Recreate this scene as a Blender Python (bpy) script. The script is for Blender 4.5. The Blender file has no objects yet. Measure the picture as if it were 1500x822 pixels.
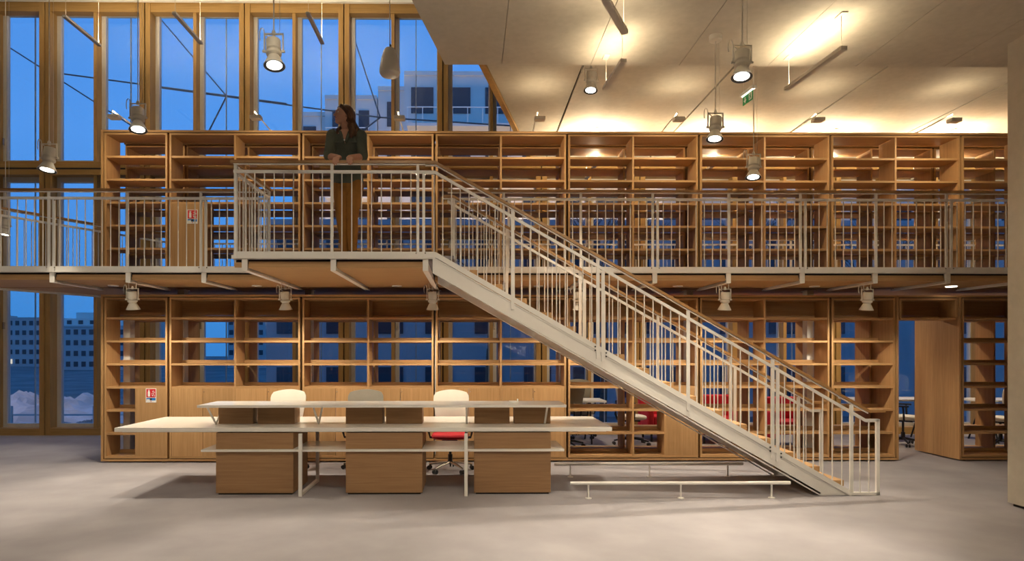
import bpy, bmesh, math, random
from math import pi, sin, cos, radians, sqrt
from mathutils import Vector, Matrix
random.seed(7)
SC = bpy.context.scene
COL = SC.collection

# ------------------------------------------------------------------ camera, sky, exposure
F_PX = 930.0
cam_d = bpy.data.cameras.new('camera')
cam_d.sensor_width = 36.0
cam_d.lens = F_PX / 1500 * 36
cam_d.shift_x = 50 / 1500
cam_d.shift_y = 102 / 1500
cam_d.clip_end = 600
cam = bpy.data.objects.new('camera', cam_d)
cam.location = (0, 0, 1.6)
cam.rotation_euler = (pi / 2, 0, radians(-.62))
COL.objects.link(cam)
SC.camera = cam
SC.view_settings.view_transform = 'Standard'
SC.view_settings.look = 'None'
SC.view_settings.gamma = 1
SC.view_settings.use_curve_mapping = False
SC.view_settings.exposure = 0.8

W = bpy.data.worlds.new('dusk_sky')
SC.world = W
W.use_nodes = True
nt = W.node_tree
nt.nodes.clear()
wo = nt.nodes.new('ShaderNodeOutputWorld')
wb = nt.nodes.new('ShaderNodeBackground')
wr = nt.nodes.new('ShaderNodeValToRGB')
ws = nt.nodes.new('ShaderNodeSeparateXYZ')
wt = nt.nodes.new('ShaderNodeTexCoord')
nt.links.new(wt.outputs['Generated'], ws.inputs[0])
nt.links.new(ws.outputs['Z'], wr.inputs[0])
wr.color_ramp.elements[0].position = 0.0
wr.color_ramp.elements[0].color = (.045, .24, .62, 1)
wr.color_ramp.elements[1].position = .9
wr.color_ramp.elements[1].color = (.025, .20, .68, 1)
e = wr.color_ramp.elements.new(.28)
e.color = (.09, .32, .82, 1)
nt.links.new(wr.outputs[0], wb.inputs[0])
wb.inputs[1].default_value = .68
nt.links.new(wb.outputs[0], wo.inputs[0])

WARM = (1.0, .80, .52)
WARM2 = (1.0, .87, .66)
UP_W = 6.0       # suspended linear uplights, watts each
SPOT_W = 170.0    # spotlights
FILL_W = 52.0    # unseen fill spotlights added over the open floor, turned to the bookcases
SHELF_W = 6.0     # lamp heads on the arms of the bookcases

# ------------------------------------------------------------------ materials
def principled(name):
    m = bpy.data.materials.new(name)
    m.use_nodes = True
    return m, m.node_tree, m.node_tree.nodes['Principled BSDF']

def flat(name, col, rough=.5, metal=0.0, var=.06, scale=9.0, bump=0.0, bscale=60.0, spec=.5):
    m, t, b = principled(name)
    b.inputs['Roughness'].default_value = rough
    b.inputs['Metallic'].default_value = metal
    b.inputs['Specular IOR Level'].default_value = spec
    tc = t.nodes.new('ShaderNodeTexCoord')
    n = t.nodes.new('ShaderNodeTexNoise')
    n.inputs['Scale'].default_value = scale
    n.inputs['Detail'].default_value = 4
    t.links.new(tc.outputs['Object'], n.inputs['Vector'])
    r = t.nodes.new('ShaderNodeValToRGB')
    r.color_ramp.elements[0].position = .3
    r.color_ramp.elements[1].position = .7
    r.color_ramp.elements[0].color = tuple(c * (1 - var) for c in col) + (1,)
    r.color_ramp.elements[1].color = tuple(min(1, c * (1 + var)) for c in col) + (1,)
    t.links.new(n.outputs[0], r.inputs[0])
    t.links.new(r.outputs[0], b.inputs['Base Color'])
    if bump:
        n2 = t.nodes.new('ShaderNodeTexNoise')
        n2.inputs['Scale'].default_value = bscale
        n2.inputs['Detail'].default_value = 6
        t.links.new(tc.outputs['Object'], n2.inputs['Vector'])
        bp = t.nodes.new('ShaderNodeBump')
        bp.inputs['Strength'].default_value = bump
        bp.inputs['Distance'].default_value = .01
        t.links.new(n2.outputs[0], bp.inputs['Height'])
        t.links.new(bp.outputs[0], b.inputs['Normal'])
    return m

def wood(name, c0, c1, axis, rough=.56):
    """fine straight grain along one axis; the board's own random shifts it"""
    m, t, b = principled(name)
    b.inputs['Roughness'].default_value = rough
    b.inputs['Specular IOR Level'].default_value = .35
    tc = t.nodes.new('ShaderNodeTexCoord')
    oi = t.nodes.new('ShaderNodeObjectInfo')
    mul = t.nodes.new('ShaderNodeMath'); mul.operation = 'MULTIPLY'; mul.inputs[1].default_value = 40
    t.links.new(oi.outputs['Random'], mul.inputs[0])
    add = t.nodes.new('ShaderNodeVectorMath'); add.operation = 'ADD'
    t.links.new(tc.outputs['Object'], add.inputs[0])
    t.links.new(mul.outputs[0], add.inputs[1])
    mp = t.nodes.new('ShaderNodeMapping')
    s = [26, 26, 26]; s['xyz'.index(axis)] = 1.1
    mp.inputs['Scale'].default_value = s
    t.links.new(add.outputs[0], mp.inputs['Vector'])
    n = t.nodes.new('ShaderNodeTexNoise')
    n.inputs['Scale'].default_value = 1.6
    n.inputs['Detail'].default_value = 7
    n.inputs['Roughness'].default_value = .62
    n.inputs['Distortion'].default_value = .4
    t.links.new(mp.outputs[0], n.inputs['Vector'])
    r = t.nodes.new('ShaderNodeValToRGB')
    r.color_ramp.elements[0].position = .32
    r.color_ramp.elements[1].position = .68
    r.color_ramp.elements[0].color = c0 + (1,)
    r.color_ramp.elements[1].color = c1 + (1,)
    t.links.new(n.outputs[0], r.inputs[0])
    hv = t.nodes.new('ShaderNodeHueSaturation')
    mr = t.nodes.new('ShaderNodeMapRange')
    mr.inputs['To Min'].default_value = .9
    mr.inputs['To Max'].default_value = 1.08
    t.links.new(oi.outputs['Random'], mr.inputs[0])
    t.links.new(mr.outputs[0], hv.inputs['Value'])
    t.links.new(r.outputs[0], hv.inputs['Color'])
    t.links.new(hv.outputs[0], b.inputs['Base Color'])
    bp = t.nodes.new('ShaderNodeBump')
    bp.inputs['Strength'].default_value = .08
    bp.inputs['Distance'].default_value = .003
    t.links.new(n.outputs[0], bp.inputs['Height'])
    t.links.new(bp.outputs[0], b.inputs['Normal'])
    return m

def emit(name, col, s):
    m, t, b = principled(name)
    b.inputs['Base Color'].default_value = (.8, .8, .8, 1)
    b.inputs['Emission Color'].default_value = col + (1,)
    b.inputs['Emission Strength'].default_value = s
    return m

def concrete(name, c0, c1):
    m, t, b = principled(name)
    b.inputs['Roughness'].default_value = .75
    tc = t.nodes.new('ShaderNodeTexCoord')
    geo = t.nodes.new('ShaderNodeNewGeometry')
    n1 = t.nodes.new('ShaderNodeTexNoise'); n1.inputs['Scale'].default_value = .9; n1.inputs['Detail'].default_value = 8; n1.inputs['Roughness'].default_value = .62
    n2 = t.nodes.new('ShaderNodeTexNoise'); n2.inputs['Scale'].default_value = 14; n2.inputs['Detail'].default_value = 6
    t.links.new(geo.outputs['Position'], n1.inputs['Vector'])
    t.links.new(geo.outputs['Position'], n2.inputs['Vector'])
    mx = t.nodes.new('ShaderNodeMix'); mx.data_type = 'FLOAT'; mx.inputs[0].default_value = .3
    t.links.new(n1.outputs[0], mx.inputs[2]); t.links.new(n2.outputs[0], mx.inputs[3])
    r = t.nodes.new('ShaderNodeValToRGB')
    r.color_ramp.elements[0].position = .34; r.color_ramp.elements[1].position = .66
    r.color_ramp.elements[0].color = c0 + (1,); r.color_ramp.elements[1].color = c1 + (1,)
    t.links.new(mx.outputs[0], r.inputs[0])
    t.links.new(r.outputs[0], b.inputs['Base Color'])
    bp = t.nodes.new('ShaderNodeBump'); bp.inputs['Strength'].default_value = .12; bp.inputs['Distance'].default_value = .01
    t.links.new(n2.outputs[0], bp.inputs['Height']); t.links.new(bp.outputs[0], b.inputs['Normal'])
    return m

def glass_mat(name):
    m = bpy.data.materials.new(name); m.use_nodes = True
    t = m.node_tree; t.nodes.clear()
    o = t.nodes.new('ShaderNodeOutputMaterial'); mx = t.nodes.new('ShaderNodeMixShader')
    tr = t.nodes.new('ShaderNodeBsdfTransparent'); tr.inputs[0].default_value = (.9, .94, .97, 1)
    gl = t.nodes.new('ShaderNodeBsdfGlossy'); gl.inputs['Roughness'].default_value = .0
    ge = t.nodes.new('ShaderNodeNewGeometry'); dp = t.nodes.new('ShaderNodeVectorMath'); dp.operation = 'DOT_PRODUCT'
    t.links.new(ge.outputs['Normal'], dp.inputs[0]); t.links.new(ge.outputs['Incoming'], dp.inputs[1])
    last = dp.outputs['Value']
    for op, v in (('ABSOLUTE', None), ('SUBTRACT', 1.0), ('POWER', 5.0), ('MULTIPLY_ADD', None)):
        n = t.nodes.new('ShaderNodeMath'); n.operation = op
        if op == 'SUBTRACT': n.inputs[0].default_value = 1.0; t.links.new(last, n.inputs[1])
        else: t.links.new(last, n.inputs[0])
        if op == 'POWER': n.inputs[1].default_value = 5.0
        if op == 'MULTIPLY_ADD': n.inputs[1].default_value = .94; n.inputs[2].default_value = .05
        last = n.outputs[0]
    t.links.new(last, mx.inputs[0]); t.links.new(tr.outputs[0], mx.inputs[1]); t.links.new(gl.outputs[0], mx.inputs[2])
    t.links.new(mx.outputs[0], o.inputs[0])
    return m

OAK0, OAK1 = (.415, .233, .097), (.535, .318, .145)
M = {
    'oak_v': wood('oak_vertical_grain', OAK0, OAK1, 'z'),
    'oak_h': wood('oak_horizontal_grain', OAK0, OAK1, 'x'),
    'oak_d': wood('oak_depth_grain', OAK0, OAK1, 'y'),
    'ped': wood('desk_oak', (.30, .165, .080), (.385, .225, .112), 'x'),
    'rail': wood('handrail_oak', (.36, .19, .07), (.48, .27, .11), 'x', .35),
    'soffit': wood('soffit_oak', (.40, .23, .10), (.50, .30, .14), 'x', .55),
    'timber': wood('facade_timber', (.34, .20, .065), (.46, .28, .10), 'z', .5),
    'timber_h': wood('facade_timber_across', (.34, .20, .065), (.46, .28, .10), 'x', .5),
    'steel': flat('white_painted_steel', (.83, .80, .76), .4, var=.02),
    'frame': flat('grey_white_window_frame', (.60, .58, .56), .45, var=.03),
    'carpet': flat('mauve_grey_carpet', (.365, .345, .37), .95, var=.10, scale=1.7, bump=.6, bscale=240, spec=.1),
    'conc': concrete('cast_concrete', (.46, .42, .345), (.60, .55, .46)),
    'conc_col': concrete('column_concrete', (.50, .46, .38), (.62, .57, .48)),
    'white': flat('white_laminate', (.85, .82, .77), .22, var=.015),
    'grey_metal': flat('grey_anodised_bar', (.50, .45, .39), .45, var=.03),
    'lamp': flat('cream_lamp_enamel', (.74, .69, .60), .4, var=.02),
    'black': flat('black_plastic', (.02, .02, .022), .45, var=.1),
    'dark': flat('dark_gap', (.03, .025, .02), .8, var=.1),
    'chrome': flat('polished_metal', (.62, .58, .52), .25, 1.0, var=.02),
    'glass': glass_mat('window_glass'),
    'lens': emit('lit_lens', (1, .93, .80), 9),
    'down': emit('lit_downlight', (1, .9, .72), 3),
    'strip': emit('lit_strip', (1, .86, .62), 6),
    'red': flat('red_upholstery', (.55, .012, .03), .7, var=.08, bump=.2, bscale=200),
    'mesh': flat('grey_chair_mesh', (.27, .25, .21), .8, var=.05, bump=.3, bscale=300),
    'shell': flat('white_chair_shell', (.80, .77, .68), .6, var=.02, bump=.15, bscale=300),
    'skin': flat('skin', (.52, .27, .185), .55, var=.05),
    'hair': wood('brown_hair', (.055, .024, .011), (.15, .068, .03), 'z', .5),
    'shirt': flat('dark_green_shirt', (.085, .098, .075), .85, var=.12, bump=.25, bscale=90),
    'trouser': flat('mustard_trousers', (.30, .125, .018), .85, var=.10, bump=.25, bscale=90),
    'lips': flat('lips', (.36, .10, .09), .5),
    'sign_red': flat('sign_red', (.60, .012, .02), .5, var=.02),
    'sign_white': flat('sign_white', (.85, .85, .83), .5, var=.01),
    'sign_blue': flat('sign_blue', (.01, .19, .62), .5, var=.02),
    'sign_green': emit('sign_green', (.0, .26, .07), .12),
    'ext_wall': flat('pale_render_wall', (.80, .70, .62), .9, var=.04, scale=.4),
    'ext_wall2': flat('grey_render_wall', (.50, .46, .44), .9, var=.06, scale=.3),
    'ext_low': flat('dark_render_wall', (.36, .34, .34), .9, var=.10, scale=.4),
    'ext_dark': flat('dark_outdoor_glazing', (.03, .035, .05), .2, var=.1),
    'ext_lit': emit('lit_far_window', (1, .82, .55), .5),
    'ext_ground': flat('dark_earth', (.16, .15, .14), .95, var=.4, scale=.25, bump=.5, bscale=2),
    'ext_pale': flat('pale_spoil', (.62, .50, .44), .95, var=.25, scale=.8, bump=.5, bscale=4),
    'leaf': flat('dark_foliage', (.05, .06, .035), .9, var=.3, scale=4),
    'bark': flat('bare_bark', (.10, .075, .055), .9, var=.2),
    'cable': flat('blue_grey_cable', (.16, .22, .30), .5),
}
M['sign_green'].node_tree.nodes['Principled BSDF'].inputs['Base Color'].default_value = (.005, .22, .06, 1)
M['ext_lit'].node_tree.nodes['Principled BSDF'].inputs['Base Color'].default_value = (.4, .35, .3, 1)

# ------------------------------------------------------------------ mesh helpers
class MB:
    def __init__(self): self.v = []; self.f = []
    def add(self, v, f):
        n = len(self.v); self.v += [tuple(p) for p in v]; self.f += [tuple(i + n for i in q) for q in f]; return self
    def box(self, x0, x1, y0, y1, z0, z1):
        return self.add([(x0, y0, z0), (x1, y0, z0), (x1, y1, z0), (x0, y1, z0), (x0, y0, z1), (x1, y0, z1), (x1, y1, z1), (x0, y1, z1)],
                        [(0, 3, 2, 1), (4, 5, 6, 7), (0, 1, 5, 4), (1, 2, 6, 5), (2, 3, 7, 6), (3, 0, 4, 7)])
    def ring_loft(self, rings, cap=True, closed=False):
        n = len(rings[0]); v = [p for r in rings for p in r]; f = []
        m = len(rings)
        for i in range(m if closed else m - 1):
            j = (i + 1) % m
            for k in range(n):
                f.append((i * n + k, i * n + (k + 1) % n, j * n + (k + 1) % n, j * n + k))
        if cap and not closed:
            f.append(tuple(range(n))[::-1]); f.append(tuple((m - 1) * n + k for k in range(n)))
        return self.add(v, f)
    def tube(self, pts, r, n=8, cap=True):
        pts = [Vector(p) for p in pts]
        rs = r if isinstance(r, (list, tuple)) else [r] * len(pts)
        rings = []
        d0 = (pts[1] - pts[0]).normalized()
        up = Vector((0, 0, 1)) if abs(d0.z) < .9 else Vector((1, 0, 0))
        for i, p in enumerate(pts):
            d = (pts[min(i + 1, len(pts) - 1)] - pts[max(i - 1, 0)]).normalized()
            a = d.cross(up)
            a = a.normalized() if a.length > 1e-5 else d.orthogonal().normalized()
            b = a.cross(d).normalized()
            rings.append([p + (a * cos(t) + b * sin(t)) * rs[i] for t in [2 * pi * k / n for k in range(n)]])
        return self.ring_loft(rings, cap)
    def bar(self, pts, w, h):
        """rectangular bar swept along points, h measured vertically, w sideways"""
        pts = [Vector(p) for p in pts]; rings = []
        for i, p in enumerate(pts):
            d = pts[min(i + 1, len(pts) - 1)] - pts[max(i - 1, 0)]
            d.z = 0
            a = Vector((0, 0, 1)).cross(d).normalized() * (w / 2)
            u = Vector((0, 0, h / 2))
            rings.append([p - a - u, p + a - u, p + a + u, p - a + u])
        return self.ring_loft(rings)
    def lathe(self, prof, n=24, c=(0, 0, 0)):
        rings = [[(c[0] + r * cos(2 * pi * k / n), c[1] + r * sin(2 * pi * k / n), c[2] + z) for k in range(n)] for r, z in prof]
        return self.ring_loft(rings)
    def prism(self, poly, z0, z1):
        return self.ring_loft([[(x, y, z0) for x, y in poly], [(x, y, z1) for x, y in poly]])
    def prism_xz(self, poly, y0, y1):
        return self.ring_loft([[(x, y0, z) for x, z in poly], [(x, y1, z) for x, z in poly]])
    def xf(self, mat):
        self.v = [tuple(mat @ Vector(p)) for p in self.v]; return self
    def mesh(self, name, m, smooth=False):
        me = bpy.data.meshes.new(name)
        me.from_pydata(self.v, [], self.f)
        bm = bmesh.new(); bm.from_mesh(me); bmesh.ops.recalc_face_normals(bm, faces=bm.faces); bm.to_mesh(me); bm.free()
        me.materials.append(M[m] if isinstance(m, str) else m)
        if smooth:
            me.polygons.foreach_set('use_smooth', [True] * len(me.polygons))
            me.update()
            try: me.set_sharp_from_angle(angle=radians(40))
            except Exception: pass
        return me

ROOTLOC = {}
def wloc(o):
    v = Vector((0, 0, 0))
    while o is not None:
        v += o.location; o = o.parent
    return v

def link(name, me, parent=None, loc=(0, 0, 0)):
    """loc is given in the world; parents are only ever moved, not turned"""
    o = bpy.data.objects.new(name, me); COL.objects.link(o)
    o.location = Vector(loc)
    if parent is not None:
        o.parent = parent
        o.location = Vector(loc) - wloc(parent)
    return o

def build(mb, name, m, parent=None, smooth=False, origin=None):
    """mb in world coordinates"""
    if origin is None:
        xs, ys, zs = zip(*mb.v)
        origin = ((min(xs) + max(xs)) / 2, (min(ys) + max(ys)) / 2, min(zs))
    o = Vector(origin)
    mb.v = [tuple(Vector(p) - o) for p in mb.v]
    return link(name, mb.mesh(name, m, smooth), parent, o)

BOXES = {}
def box(name, x0, x1, y0, y1, z0, z1, m, parent=None):
    k = (round(x1 - x0, 4), round(y1 - y0, 4), round(z1 - z0, 4), m)
    if k not in BOXES:
        a, b, c = k[0] / 2, k[1] / 2, k[2]
        BOXES[k] = MB().box(-a, a, -b, b, 0, c).mesh(name, m)
    return link(name, BOXES[k], parent, ((x0 + x1) / 2, (y0 + y1) / 2, z0))

def tag(o, label, cat, group=None):
    o['label'] = label; o['category'] = cat
    if group: o['group'] = group
    return o
def struct(o, label=None, cat=None):
    o['kind'] = 'structure'
    if label: o['label'] = label
    if cat: o['category'] = cat
    return o
def thing(name, loc, label=None, cat=None, group=None):
    o = bpy.data.objects.new(name, None); COL.objects.link(o); o.location = loc
    o.empty_display_size = .1
    if label: tag(o, label, cat, group)
    return o

def area(name, loc, sx, sy, watts, up=False, parent=None, col=WARM, spread=180):
    l = bpy.data.lights.new(name, 'AREA'); l.shape = 'RECTANGLE'; l.size = sx; l.size_y = sy
    l.energy = watts; l.color = col; l.spread = radians(spread)
    o = bpy.data.objects.new(name, l); COL.objects.link(o)
    if parent is not None: o.parent = parent; o.location = Vector(loc) - wloc(parent)
    else: o.location = loc
    if up: o.rotation_euler = (pi, 0, 0)
    return o

# ------------------------------------------------------------------ room shell
Z2 = 2.64        # upper floor
YB = 9.07        # front of the bookcases
XL, XR, YN, YF = -11.0, 12.6, -8.0, 12.1
ZT = 8.25
fl = struct(box('floor', XL, XR, YN, YF + .3, -.25, 0, 'carpet'), 'mauve grey carpeted floor of the reading room', 'floor')
struct(box('wall_left', XL - .3, XL, YN, YF + .3, -.25, ZT, 'conc'), 'plain concrete side wall left of the windows', 'wall')
struct(box('wall_right', XR, XR + .3, YN, YF + .3, -.25, ZT, 'conc'), 'plain concrete side wall beyond the column', 'wall')
struct(box('wall_front', XL - .3, XR + .3, YN - .3, YN, -.25, ZT, 'conc'), 'plain concrete wall facing the bookcases', 'wall')
struct(box('ceiling', XL - .3, XR + .3, YN - .3, YF + .3, ZT, ZT + .3, 'sign_white'), 'high white ceiling above the window wall', 'ceiling')

# low concrete slab over the front of the room, cut off obliquely on its left, in panels with fine joints
def clip_left(x0, x1, y0, y1, lx):
    """quad x0..x1, y0..y1 clipped to x >= lx(y), lx increasing with y"""
    pts = []
    poly = [(x0, y0), (x1, y0), (x1, y1), (x0, y1)]
    def ins(p): return p[0] - lx(p[1])
    for i in range(4):
        a, b = poly[i], poly[(i + 1) % 4]
        da, db = ins(a), ins(b)
        if da >= 0: pts.append(a)
        if (da > 0) != (db > 0):
            t = da / (da - db); pts.append((a[0] + (b[0] - a[0]) * t, a[1] + (b[1] - a[1]) * t))
    return pts if len(pts) > 2 else None
edge1 = lambda y: -.535 + .1909 * (y - 5.735)
sl = struct(build(MB().prism([(edge1(YN) + .02, YN), (XR, YN), (XR, 7.03), (edge1(7.03) + .02, 7.03)], 4.80, 5.40), 'ceiling', 'conc'),
            'low bare concrete ceiling slab over the front of the room', 'ceiling')
j = .49
xs = [-4] + [2.31 + .985 * k - .985 * 6 for k in range(0, 18)]
for a, b in zip(xs[:-1], xs[1:]):
    for y0, y1 in ((YN, 1.9), (1.9, 4.6), (4.6, 7.03)):
        p = clip_left(a + .003, b - .003, y0 + (.003 if y0 > YN else 0), y1 - .003, edge1)
        if p: build(MB().prism(p, 4.76, 4.80), 'concrete_panel', 'conc', sl)
# higher concrete ceiling over the bookcases, wide open joints
edge2 = lambda y: .16 + .2466 * (y - 7.81)
sl2 = struct(build(MB().prism([(edge2(7.05) + .03, 7.05), (XR, 7.05), (XR, YF - .2), (edge2(YF - .2) + .03, YF - .2)], 5.16, 5.40), 'ceiling', 'dark'),
             'raised concrete ceiling above the bookcases with dark open joints', 'ceiling')
xs = [-.6, 1.385, 3.27, 5.172, 7.07, 8.96, 10.86, XR]
for a, b in zip(xs[:-1], xs[1:]):
    p = clip_left(a + .014, b - .014, 7.05, YF - .2, lambda y: edge2(y) + .03)
    if p: build(MB().prism(p, 5.12, 5.161), 'concrete_panel', 'conc', sl2)
tr = MB().prism([(edge2(7.05) - .05, 7.05), (edge2(7.05) + .025, 7.05), (edge2(YF - .2) + .025, YF - .2), (edge2(YF - .2) - .05, YF - .2)], 5.08, 5.40)
struct(build(tr, 'trim_1', 'timber_h'), 'dark brown timber fascia along the oblique edge of the raised ceiling', 'trim')
# concrete column at the right
c = MB().prism([(5.54, 5.55), (6.5, 5.55), (6.5, 6.495), (5.54, 6.495)], 0.03, 4.76)
col_o = build(c, 'concrete_column', 'conc_col'); tag(col_o, 'massive pale concrete column standing from carpet to ceiling', 'column')
box('base_joint', 5.57, 6.47, 5.58, 6.46, 0, .03, 'dark', col_o)

# ------------------------------------------------------------------ window wall
PITCH = 1.867
for k in range(0, 12):
    xc = -9.867 + PITCH * k
    w = struct(thing('window_%d' % (k + 1), (xc, YF, 0)), 'tall timber framed window bay with blue dusk behind its panes', 'window')
    for s in (-1, 1):
        a = xc + (.012 if s > 0 else -.102)
        box('post', a, a + .090, YF - .10, YF + .22, 0, ZT - .0, 'timber', w)
    box('post_groove', xc - .012, xc + .012, YF - .02, YF + .2, 0, ZT, 'dark', w)
    xa, xb = xc + .102, xc + PITCH - .102
    xm = xc + PITCH / 2
    box('sill', xa, xb, YF - .10, YF + .2, 0, .13, 'timber_h', w)
    box('transom', xa, xb, YF - .08, YF + .2, 4.90, 5.15, 'timber_h', w)
    box('transom_groove', xa, xb, YF - .085, YF - .079, 5.00, 5.03, 'dark', w)
    box('header', xa, xb, YF - .08, YF + .09, 7.97, ZT, 'timber_h', w)
    for (za, zb) in ((.13, 4.90), (5.15, 8.08)):
        box('mullion', xm - .045, xm + .015, YF - .06, YF + .2, za, min(zb, 7.97), 'timber', w)
        for (pa, pb) in ((xa, xm - .045), (xm + .015, xb)):
            y0, y1 = YF + .10, YF + .19
            fr = MB().box(pa, pa + .075, y0, y1, za, zb).box(pb - .02, pb, y0, y1, za, zb)
            fr.box(pa + .075, pb - .02, y0, y1, za, za + .07).box(pa + .075, pb - .02, y0, y1, zb - .095, zb)
            fo = build(fr, 'pane_frame', 'frame', w)
            box('pane', pa + .075, pb - .02, YF + .14, YF + .15, za + .07, zb - .095, 'glass', w)
        hz = 2.0 if za < 1 else 5.5
        box('handle', xm + .035, xm + .055, YF + .04, YF + .10, hz, hz + .13, 'chrome', w)
    box('outer_fin', xb - .46, xb - .445, YF + .45, YF + .48, -.1, ZT + .2, 'frame', w)
struct(box('trim_2', XL, XR, YF - .17, YF - .11, 8.13, ZT, 'sign_white'), 'white strip of blind casing along the top of the window wall', 'trim')
def brace(p, q, lab):
    tag(build(MB().tube([p, q], .016, 6), 'bracing_cable', 'cable'), lab, 'cable', 'bracing cables outside the window wall')
def at(u, v, y):
    th = radians(.62); a = (u - 700) / F_PX
    x = y * (a * cos(th) + sin(th)) / (cos(th) - a * sin(th)); d = x * sin(th) + y * cos(th)
    return (x, y, 1.6 + (513 - v) * d / F_PX)
YC = 13.4
for (a, b) in (((-20, 48), (202, 190)), ((237, 30), (332, 141)), ((332, 141), (302, 200)), ((510, 30), (557, 172)), ((557, 172), (520, 200)), ((91, 108), (420, 152)), ((231, 128), (557, 172)), ((557, 172), (760, 185))):
    brace(at(a[0], a[1], YC), at(b[0], b[1], YC), 'thin blue grey bracing cable strung outside the tall windows')

# ------------------------------------------------------------------ upper floor slab and walkway
YW = 8.2         # front of the walkway
YL = 6.97        # front of the landing
GRID = [-6.35, -5.38, -4.41, -3.44, -2.48, -1.51, -.50, .455, 1.42, 2.385, 3.345, 4.31, 5.265, 6.22, 7.19, 8.15, 9.1]
def rear_edge(y): return -6.83 + (y - 9.2) * .56
slab_poly = [(rear_edge(YW + .08), YW + .05), (XR, YW + .05), (XR, 11.75), (rear_edge(11.75), 11.75)]
wk = thing('walkway', (0, YW, 2.48), 'long timber clad gallery walkway carried on white steel brackets', 'walkway')
build(MB().prism(slab_poly, 2.60, Z2), 'deck', 'carpet', wk)
build(MB().prism([(rear_edge(9.25), 9.25), (XR, 9.25), (XR, 11.70), (rear_edge(11.70), 11.70)], 2.50, 2.60), 'rear_soffit', 'soffit', wk)
bz = MB().bar([(rear_edge(YW) - .02, YW, 2.55), (rear_edge(11.75) - .02, 11.75, 2.55)], .04, .16); build(bz, 'edge_beam', 'steel', wk)
# front steel edge bar, in two runs either side of the landing
for x0, x1 in ((rear_edge(YW), -2.50), (-.18, XR)):
    box('edge_bar', x0, x1, YW + .03, YW + .06, 2.60, 2.64, 'steel', wk)
    box('shadow_gap', x0, x1, YW + .07, YW + .09, 2.53, 2.60, 'dark', wk)
for a, b in zip(GRID[:-1], GRID[1:]):
    on_land = -2.6 < (a + b) / 2 < -.45
    y0 = (YL + .06) if on_land else YW + .06
    x0, x1 = a + .03, b - .03
    if a < -6: x0 = rear_edge(YW + .4)
    p = [(x0, y0), (x1, y0), (x1, 9.24), (x0, 9.24)]
    build(MB().prism(p, 2.505, 2.53), 'soffit_panel', 'soffit', wk)
    box('fascia_board', x0, x1, y0 - .02, y0, 2.505, 2.545, 'soffit', wk)
    box('fascia_board', x0, x1, y0 - .004, y0 + .016, 2.546, 2.578, 'soffit', wk)
for i, x in enumerate(GRID):
    if x < -6: continue
    on_land = -2.6 < x < -.45
    y0 = (YL + .02) if on_land else YW + .02
    b = MB()
    # web of the bracket tapering to the back with a bottom flange
    w = .012
    b.ring_loft([[(x - w, y0, 2.485), (x + w, y0, 2.485), (x + w, y0, 2.60), (x - w, y0, 2.60)],
                 [(x - w, 9.30, 2.485), (x + w, 9.30, 2.485), (x + w, 9.30, 2.56), (x - w, 9.30, 2.56)]])
    b.box(x - .03, x + .03, y0, 9.30, 2.470, 2.485)
    b.box(x - .03, x + .03, y0 - .012, y0, 2.47, 2.64)
    build(b, 'bracket', 'steel', wk)
for x in (-5.0, -3.0, -1.04, .95, 2.92, 4.86, 6.81):
    build(MB().lathe([(.001, 2.494), (.065, 2.494), (.072, 2.506)], 20, (x, 8.93, 0)), 'downlight', 'down' if x > 6 else 'steel', wk)
# the landing at the head of the stair
ld = thing('stair_landing', (-1.35, 7.6, 2.55), 'projecting landing where the woman stands at the head of the stair', 'landing')
XLA, XLB = -2.60, -.19
box('deck', XLA, XLB, YL + .03, YW + .045, 2.60, Z2, 'carpet', ld)
box('edge_bar', XLA, -.40, YL, YL + .03, 2.60, 2.64, 'steel', ld)
box('shadow_gap', XLA, -.52, YL + .09, YL + .11, 2.53, 2.60, 'dark', ld)
box('edge_bar', XLA - .02, XLA, YL, YW + .03, 2.60, 2.64, 'steel', ld)
box('fascia_board', XLA, -2.50, YL + .04, YL + .06, 2.51, 2.565, 'soffit', ld)

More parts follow.
